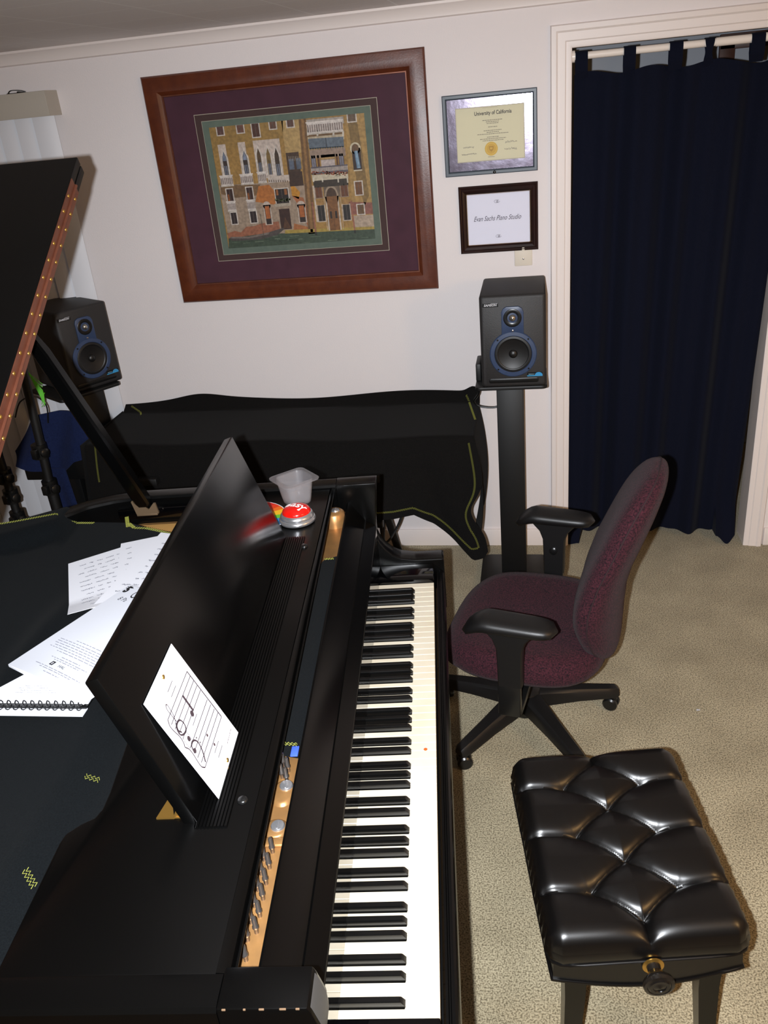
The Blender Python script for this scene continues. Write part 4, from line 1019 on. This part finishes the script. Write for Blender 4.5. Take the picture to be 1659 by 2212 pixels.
r = random.Random(2); t_ = 0
while t_ < 1:
    t2 = t_+.08+r.random()*.1; kl([(lerp(1135, 1095, t_), lerp(1078, 1245, t_)), (lerp(1135, 1095, min(t2, 1)), lerp(1078, 1245, min(t2, 1)))], .008, sm=False, col=(130, 120, 124)); t_ = t2+.03
K.build('printed_staves', lambda x, y, h: cpt(x, y, h+.0004), M['ink'], cdt)
for p in ((352, 470), (1100, 1430)):
    x, y = HC(*p); MB(M['brass']).lathe([(.004, 0), (.0036, .0014), (.0012, .002)], 12, cpt(x, y, .0002), (0, -1, .15)).build('brass_brad', cdo, 60)
# red button
bt = on_piano('push_button', 'round red push button with white lettering on a silver base, on the piano shelf', 'button', 1.130, .330, SZ_)
MB(M['silver']).lathe([(.041, 0), (.0455, .002), (.047, .006), (.0455, .011), (.0425, .0125), (.043, .015), (.0415, .021), (.038, .025), (.035, .0265), (.030, .0268)], 48).build('silver_base', bt, 60)
def domez(x, y):
    rr = math.hypot(x, y)/.0365; return .026+.0175*math.sqrt(max(0, 1-rr**2.4))
MB(M['red']).lathe([(.0365, .024), (.0365, .026)] + [(.0365*math.sin(a), .026+.0175*math.sqrt(max(0, 1-math.sin(a)**2.4))) for a in [PI/2*(1-k/14) for k in range(1, 14)]] + [(.0004, .0435)], 48).build('red_dome', bt, 70)
E_ = Art(); ca, sa = math.cos(math.radians(-24)), math.sin(math.radians(-24))
# image right is -v and image down is -u here
E_.text('easy', 0, 0, .034, (250, 246, 246), 0, bold=.0008)
def ez(x, y, h):
    x2 = x; y2 = y + .003 - 5*x*x
    px_, py_ = ca*x2-sa*y2, sa*x2+ca*y2
    u, v_ = py_*1.0, -px_
    return Vector((u, v_, domez(u, v_)+.0006))
E_.build('lettering', ez, M['inkgloss'], bt)
# frosted cup
cp = on_piano('plastic_tub', 'frosted square plastic tub standing behind the red button on the piano', 'tub', 1.236, .345, SZ_, math.radians(38))
rings = []
prof = [(.052, 0.001), (.060, .004), (.066, .02), (.080, .066), (.083, .070), (.104, .070), (.105, .0725), (.083, .0735), (.081, .070), (.0785, .066), (.0645, .02), (.058, .0055), (.050, .0025)]
for k, (s_, z) in enumerate(prof):
    P = rrect(s_, s_, s_*.24 if z < .069 else (s_*.16 if s_ > .1 else s_*.24), 6)
    rings.append([Vector((p[0]*(1+.010*math.sin(i*2.2)*(0.01 < z < .06)), p[1]*(1+.010*math.sin(i*2.2)*(0.01 < z < .06)), z)) for i, p in enumerate(P)])
MB(M['frost']).loft(rings).build('tub', cp, 50)
# rainbow disc
rb = on_piano('rainbow_card', 'rainbow-coloured fan card peeking out behind the music desk, beside the red button', 'card', 1.152, .466, SZ_+.0012)
R_ = Art(); bnd = [(150, 52, (214, 28, 22)), (52, 40, (226, 60, 24)), (40, 28, (240, 110, 26)), (28, 10, (250, 190, 34)), (10, -4, (104, 196, 52)), (-4, -40, (44, 140, 205)), (-40, -120, (70, 90, 180))]
for a0, a1, c in bnd:
    R_.poly([(0, 0)] + [(.101*math.sin(math.radians(lerp(a0, a1, j/10))), -.101*math.cos(math.radians(lerp(a0, a1, j/10)))) for j in range(11)], c, 2)
R_.build('colour_fan', lambda x, y, h: (x, y, .0012+h), M['inkgloss'], rb)
MB(M['paper']).lathe([(.104, 0), (.104, .001)], 40).build('card_back', rb)

# ------------------------------------------------------------------ OFFICE CHAIR
HC_ = Vector((-.183, -1.232, 0)); CR = math.radians(-11)
ch = thing('office_chair', 'burgundy fabric office chair with black armrests, beyond the piano bench', 'chair', HC_, 0)
# five-star base (angles measured from the castors)
for k, ang in enumerate((231, 303, 15, 87, 159)):
    a = math.radians(ang); dr = Vector((math.cos(a), math.sin(a), 0)); sd = Vector((-dr.y, dr.x, 0))
    m = MB(M['plastic']); rings = []
    for t, hw, zt, zb in ((.020, .036, .135, .070), (.07, .034, .130, .075), (.18, .028, .112, .070), (.28, .024, .095, .060), (.312, .022, .090, .058), (.322, .016, .082, .062)):
        c = dr*t; rings.append([c+sd*hw+Vector((0, 0, zb)), c+sd*hw*.9+Vector((0, 0, zt-.008)), c+sd*hw*.6+Vector((0, 0, zt)), c-sd*hw*.6+Vector((0, 0, zt)), c-sd*hw*.9+Vector((0, 0, zt-.008)), c-sd*hw+Vector((0, 0, zb))])
    m.loft(rings); bleg = m.build('base_leg', ch, 40)
    cst = MB(M['plastic_s']); c = dr*.305; wd = (sd*.8+dr*.6).normalized()
    cst.cyl(c+Vector((0, 0, .045)), c+Vector((0, 0, .075)), .010, seg=10)
    for s in (-1, 1): cst.lathe([(.012, 0), (.024, .002), (.025, .006), (.025, .014), (.020, .019), (.006, .020)], 20, c+dr*-.006+wd*s*.004+Vector((0, 0, .0252)), wd*s)
    cst.box(c+Vector((-.014, -.014, .03)), c+Vector((.014, .014, .055)), .008); cst.build('castor', bleg, 40)
m = MB(M['plastic']); m.lathe([(.030, .03), (.034, .05), (.052, .075), (.058, .11), (.05, .137), (.036, .145), (.03, .15)], 28); m.build('hub', ch, 40)
m = MB(M['plastic_s']); m.lathe([(.026, .14), (.026, .26), (.016, .262), (.016, .36)], 20); m.box((-.11, -.07, .345), (.12, .07, .385), .012); m.build('gas_lift', ch, 40)
up = bpy.data.objects.new('seat_unit', None)
bpy.data.objects.remove(up)
CT = Matrix.Translation((.03, -.04, -.02)) @ Matrix.Rotation(CR, 4, 'Z')
def superell(a, b, n, k, cnt): 
    t = 2*PI*k/cnt; c, s = math.cos(t), math.sin(t)
    return math.copysign(abs(c)**(2/n), c)*a, math.copysign(abs(s)**(2/n), s)*b
st = MB(M['fabric']); st.T = CT; rings = []
N = 56
for sc_, z in ((.84, .382), (.95, .392), (1.0, .412), (1.0, .432), (.985, .452), (.94, .468), (.80, .476), (.5, .473), (.12, .470)):
    R = []
    for k in range(N):
        x, y = superell(.250*sc_, .262*sc_, 3.2, k, N)
        zz = z - (.028*max(0, (-x-.12)/.128)**2 if z > .40 else 0) + .012*max(0, (abs(y)-.13)/.13)**2*(z > .44)
        if x < 0: y *= 1-.06*(x/.248)**2
        R.append(Vector((x-.012, y, zz)))
    rings.append(R)
st.loft(rings); st.build('seat', ch, 70)
sp = MB(M['plastic']); sp.T = CT; sp.loft([[Vector((superell(.22*s_, .23*s_, 2.6, k, 32)[0]-.01, superell(.22*s_, .23*s_, 2.6, k, 32)[1], z)) for k in range(32)] for s_, z in ((.75, .368), (1, .376), (1, .388))]); sp.build('seat_pan', ch, 50)
# backrest: S-curved pad, rounded outline
def spine_x(z): return pwl([.40, .48, .56, .64, .72, .82, .91, 1.0], [.236, .216, .207, .214, .236, .275, .310, .350], z)
BZ0, BZ1 = .395, 1.005
def back_w(t): return .215*(1-abs(2*t-1)**4.2)**.42*pwl([0, .35, 1], [.80, 1.0, .86], t)
bk_ = MB(M['fabric']); bk_.T = CT; rings = []
NB = 40
for i in range(NB+1):
    t = i/NB; t = .5-.5*math.cos(t*PI) ; t = min(max(t, .002), .998); z = lerp(BZ0, BZ1, t); wv = max(back_w(t), .012); th = .046*(1-abs(2*t-1)**5)**.5+.003
    th *= pwl([0, .3, 1], [1.05, 1.38, 1.12], t)
    R = []
    for k in range(36):
        x, y = superell(th, wv, 2.5, k, 36)
        R.append(Vector((spine_x(z)+x+.020*(y/.215)**2*-1, y, z)))
    rings.append(R)
bk_.loft(rings); bkr = bk_.build('backrest', ch, 70)
sm = MB(M['seam']); sm.T = CT; L = []
for i in range(NB+1):
    t = min(max(.5-.5*math.cos(i/NB*PI), .002), .998); z = lerp(BZ0, BZ1, t); L.append((z, max(back_w(t), .012)))
loop = [Vector((spine_x(z)+.004-.020*(w_/.215)**2, -w_-.0006, z)) for z, w_ in L] + [Vector((spine_x(z)+.004-.020*(w_/.215)**2, w_+.0006, z)) for z, w_ in L[::-1]]
sm.tube(loop, .0022, 6, closed=True); sm.build('seam', bkr, 60)
sup = MB(M['plastic']); sup.T = CT; sup.tube(spline([(.08, 0, .36), (.18, 0, .355), (.222, 0, .40), (.222, 0, .50), (.224, 0, .58)], 6), .02, 10); sup.build('back_support', ch, 50)
for s, AY, AX in ((-1, -.325, .012), (1, .325, .022)):
    pd = MB(M['plastic']); pd.T = CT; rings = []
    for t in [i/16 for i in range(17)]:
        x = lerp(-.142, .122, t); ends = max(.10, (1-abs(2*t-1)**6)**.42); hw = .047*ends*pwl([0, .3, 1], [.84, 1, .92], t); ht = .022*ends*pwl([0, .25, 1], [1.0, 1.1, .92], t)
        zc = .660 - .040*max(0, (.26-t)/.26)**1.6 - .010*t
        R = []
        for k in range(20):
            yy, zz = superell(hw, ht, 2.4, k, 20); R.append(Vector((x+AX, AY+yy, zc+zz)))
        rings.append(R)
    pd.loft(rings); pd.build('arm_pad', ch, 60)
    po = MB(M['plastic']); po.T = CT; rings = []
    for z, hw in ((.648, .078), (.630, .070), (.605, .048), (.575, .037), (.52, .035), (.45, .034)):
        cx = AX-.010; c_ = AY-s*.004
        rings.append([Vector((cx+a*hw, c_+b*.017, z)) for a, b in ((-1, -.7), (-.9, -1), (.9, -1), (1, -.7), (1, .7), (.9, 1), (-.9, 1), (-1, .7))])
    po.loft(rings); apost = po.build('arm_post', ch, 30)
    lo = MB(M['plastic_s']); lo.T = CT; lo.box((AX-.045, AY-.012, .345), (AX+.020, AY+.012, .455), .004).box((AX-.045, min(AY, AY-s*.17), .340), (AX+.020, max(AY, AY-s*.17), .362), .005); lo.build('arm_bracket', ch)
    if s < 0: continue
    bt_ = MB(M['plastic_s']); bt_.T = CT; bt_.lathe([(.014, 0), (.014, .004), (.010, .007), (.003, .008)], 16, (AX-.010, AY-.020, .535), (0, -1, 0)); bt_.build('height_button', apost, 50)

# ------------------------------------------------------------------ PIANO BENCH
BR = math.radians(9.6)
be = thing('piano_bench', 'black tufted leather piano bench with a round height knob, in front of the keyboard', 'bench', (.0315, -2.141, -.04), BR)
BW, BL_ = .196, .258                                   # half width, half length (length runs along local y)
CT_Z = .448
btn = [(0, .225), (0, .083), (0, -.062), (0, -.205), (-.088, .152), (.088, .152), (-.088, .010), (.088, .010), (-.088, -.135), (.088, -.135)]
segs = []
def near(a, b): return (Vector(a)-Vector(b)).length
ctr_ = btn[:4]; sd_ = btn[4:]
for a in ctr_:
    for b in sd_:
        if near(a, b) < .125: segs.append((a, b))
for b in sd_: segs.append((b, (math.copysign(BW, b[0]), b[1]+.004)))
segs += [(ctr_[0], (0, BL_)), (ctr_[3], (0, -BL_))]
def dseg(p, a, b):
    ax_, ay_ = a; bx, by = b; dx, dy = bx-ax_, by-ay_; t = max(0, min(1, ((p[0]-ax_)*dx+(p[1]-ay_)*dy)/(dx*dx+dy*dy)))
    return math.hypot(p[0]-ax_-dx*t, p[1]-ay_-dy*t)
def cush(a, b):
    # square parameter -> rounded-rectangle footprint, sides roll over
    X, Y = 2*a-1, 2*b-1
    ex = 1-abs(X); ey = 1-abs(Y)
    def prof1(e, r):
        return 1 if e > r else math.sqrt(max(0, 1-(1-e/r)**2))
    f = min(prof1(ex, .20), prof1(ey, .15)) if False else prof1(ex, .20)*prof1(ey, .15)
    x, y = X*BW, Y*BL_
    # rounded corners
    k = max(0, abs(X)-.86)/.14*max(0, abs(Y)-.90)/.10
    x -= math.copysign(.010*k, x); y -= math.copysign(.010*k, y)
    h = .030 + .044*f**.8
    d = min(dseg((x, y), *s) for s in segs); db = min(math.hypot(x-p[0], y-p[1]) for p in btn)
    edge = min(1, f*1.3)
    h -= edge*(.010*math.exp(-d/.006) + .012*math.exp(-d/.028) + .016*math.exp(-(db/.020)))
    wob = .0012*math.sin(Y*60)*(ex < .02)
    return Vector((x+wob, y, CT_Z+h))
cu = MB(M['leather']); cu.grid(cush, 130, 170)
# side walls of the cushion down to the piping
b = bmesh.new(); ringA = []; n1 = 60
per = [(i/n1, 0) for i in range(n1)] + [(1, i/n1) for i in range(n1)] + [(1-i/n1, 1) for i in range(n1)] + [(0, 1-i/n1) for i in range(n1)]
r1 = [cush(*p) for p in per]
r2 = [Vector((p.x*1.015, p.y*1.012, CT_Z+.016)) for p in r1]; r3 = [Vector((p.x*.995, p.y*.995, CT_Z)) for p in r1]
cu.loft([r1, r2, r3], True, False); cush_o = cu.build('tufted_cushion', be, 80)
bsrc2 = None
for p in btn:
    zz = cush((p[0]/BW+1)/2, (p[1]/BL_+1)/2).z+.001
    if bsrc2 is None: bsrc2 = MB(M['leather']).lathe([(.009, -.004), (.009, .0), (.006, .0025), (.001, .0035)], 16).build('tuft_button', cush_o, 70); bsrc2.location = (p[0], p[1], zz)
    else: copy_part(bsrc2, cush_o, (p[0], p[1], zz))
pi_ = MB(M['leather']); pi_.tube([Vector((p.x*1.0, p.y*1.0, CT_Z-.001)) for p in r1[::3]], .0035, 6, closed=True); pi_.build('piping', be, 60)
sk = MB(M['leather'])
def bow(t): return .010*math.cos(t*PI/2)
def skirt_ring(z, g):
    P = []
    for i in range(25): t = -1+2*i/24; P.append(Vector((t*(BW-.012+g), -(BL_-.014+g)-bow(t)*1.6, z+(-.010*math.cos(t*PI/2) if z < .42 else 0))))
    for i in range(1, 25): t = -1+2*i/24; P.append(Vector(((BW-.012+g)+bow(t)*.3, t*(BL_-.014+g), z)))
    for i in range(1, 25): t = 1-2*i/24; P.append(Vector((t*(BW-.012+g), (BL_-.014+g)+bow(t)*1.6, z+(-.010*math.cos(t*PI/2) if z < .42 else 0))))
    for i in range(1, 24): t = 1-2*i/24; P.append(Vector((-(BW-.012+g)-bow(t)*.3, t*(BL_-.014+g), z)))
    return P
sk.loft([skirt_ring(.449, 0), skirt_ring(.395, .002)], True, True); sk.build('skirt', be, 50)
pi2 = MB(M['leather']); pi2.tube(skirt_ring(.394, .003), .004, 6, closed=True); pi2.build('piping', be, 60)
for sx in (-1, 1):
    for sy in (-1, 1):
        m = MB(M['blackpiano']); cx, cy = sx*(BW-(.060 if sy < 0 else .085)), sy*(BL_-(.055 if sy < 0 else .10))
        m.loft([[Vector((cx+sx*o+a*h, cy+sy*o+b_*h, z)) for a, b_ in ((-1, -1), (1, -1), (1, 1), (-1, 1))] for h, z, o in ((.014, .04, .012), (.015, .07, .010), (.021, .30, 0), (.023, .392, 0))]); bl_ = m.build('leg', be)
        MB(M['plastic_s']).lathe([(.012, 0), (.017, .004), (.017, .016), (.012, .02)], 14, (cx+sx*.012, cy+sy*.012, .04)).build('foot', bl_, 50)
ky = -(BL_-.014)-.016
MB(M['brass']).lathe([(.021, 0), (.021, .002), (.013, .003)], 28, (.004, ky-.003, .440), (0, -1, .0)).build('brass_ring', be, 40)
MB(M['knobw']).lathe([(.014, 0), (.0125, .012), (.020, .022), (.0285, .030), (.0305, .036), (.029, .042), (.024, .0435), (.0225, .042), (.019, .0445), (.013, .0445), (.012, .043), (.006, .0435), (.0008, .046)], 36, (.004, ky-.004, .440), (0, -1, -.05)).build('height_knob', be, 30)

# ------------------------------------------------------------------ clutter behind the raised lid
def mic(loc, label, h, clamp, lean=0.):
    t = thing('microphone_stand', label, 'stand', loc, 0, 'black microphone stands behind the piano')
    m = MB(M['standblk'])
    for k in range(3):
        a = k*2*PI/3+.4; m.tube([(0, 0, .22), (.07*math.cos(a), .07*math.sin(a), .012)], .009, 8)
    m.build('tripod', t)
    m = MB(M['standblk']); m.cyl((0, 0, .08), (0, 0, h*.55), .022, seg=14).cyl((0, 0, h*.55), (lean, 0, h), .017, seg=14); m.build('pole', t)
    for z in clamp:
        m = MB(M['plastic_s'])
        m.cyl((0, 0, z-.03), (0, 0, z+.03), .030, seg=14).box((-.012, -.05, z-.02), (.012, -.01, z+.02), .005).lathe([(.012, 0), (.019, .006), (.019, .016), (.012, .02)], 12, (.025, -.02, z), (1, -.4, 0))
        m.build('clamp', t)
    return t
mic((-2.115, -.62, 0), 'tall black microphone stand in front of the blue cloth', 1.16, (.78, .62), .03)
mic((-2.275, -.66, 0), 'shorter black microphone stand with wing-nut clamps at the left edge', .86, (.50, .60, .69))
bc = thing('blue_cloth', 'navy blue cloth hanging over a dark rack behind the piano', 'cloth', (-2.17, -.40, 0))
B0 = Vector((-2.17, -.40, 0))
tops = [(-2.37, .70), (-2.30, .78), (-2.23, .865), (-2.12, .875), (-2.06, .87), (-2.005, .80), (-1.95, .72)]
bots = [(-2.37, .64), (-2.30, .62), (-2.23, .61), (-2.16, .60), (-2.08, .66), (-2.02, .67), (-1.95, .69)]
def bcp(a, b):
    x = lerp(-2.37, -1.95, a); zt = pwl([p[0] for p in tops], [p[1] for p in tops], x); zb = pwl([p[0] for p in bots], [p[1] for p in bots], x)
    return Vector((x, -.42+.012*math.sin(a*12+b*3)-.03*b, lerp(zt, zb, b)))-B0
MB(M['blue']).grid(bcp, 50, 24, .004).build('cloth', bc, 70)
def bct(a, b): return Vector((lerp(-2.215, -2.135, a)+.02*b, -.455+.010*math.sin(a*6)*b, lerp(.63, .36, b)))-B0
MB(M['blue']).grid(bct, 12, 16, .004).build('hanging_tail', bc, 70)
m = MB(M['plastic_s']); m.box((-.20, .0, .55), (.14, .14, .66), .006).box((-.03, .04, 0), (.03, .10, .56), .004).box((-.18, -.03, 0), (.16, .17, .03), .008); m.build('rack', bc)
cb2 = MB(M['cable']).tube(spline([(-2.23, -.55, .90), (-2.20, -.53, .96), (-2.15, -.50, .97), (-2.13, -.47, .92), (-2.15, -.46, .84)], 6), .003)
cb2.tube(spline([(-2.10, -.30, .62), (-2.07, -.28, .55), (-2.05, -.28, .45), (-2.0, -.27, .36), (-1.98, -.27, .30)], 6), .0035).tube(spline([(-2.085, -.30, .62), (-2.055, -.28, .55), (-2.03, -.28, .45), (-1.98, -.27, .36), (-1.96, -.27, .30)], 6), .0035)
tag(cb2.build('cable_loop'), 'thin black cables hanging beside the blue cloth behind the piano', 'cable')
gm = MB(M['green'])
for i in range(9):
    gm.tube([(-2.150+i*.006, -.50, 1.08-i*.012), (-2.115+.001*i, -.50, .93+.006*i)], .0016, 5)
    gm.tube([(-2.150+i*.005, -.50, 1.07-i*.016), (-2.10-.004*i, -.50, 1.02-.012*i)], .0014, 5)
tag(gm.build('green_cord'), 'bright green cord net hanging by the microphone stand behind the piano lid', 'cord')
tag(MB(M['cable']).tube(spline([(-2.22, -.45, 1.45), (-2.16, -.44, 1.38), (-2.13, -.43, 1.28), (-2.15, -.42, 1.20), (-2.2, -.42, 1.17)], 8), .004).build('hanging_cable'), 'black cable drooping behind the lid edge above the left speaker', 'cable')

tag(MB(M['paper']).poly([(-.006, -.004, 0), (.007, -.002, .002), (.005, .005, 0), (-.005, .003, .003)], .0006).build('paper_scrap', loc=(.391, -1.156, .002)), 'tiny white scrap of paper lying alone on the open carpet right of the chair', 'scrap')
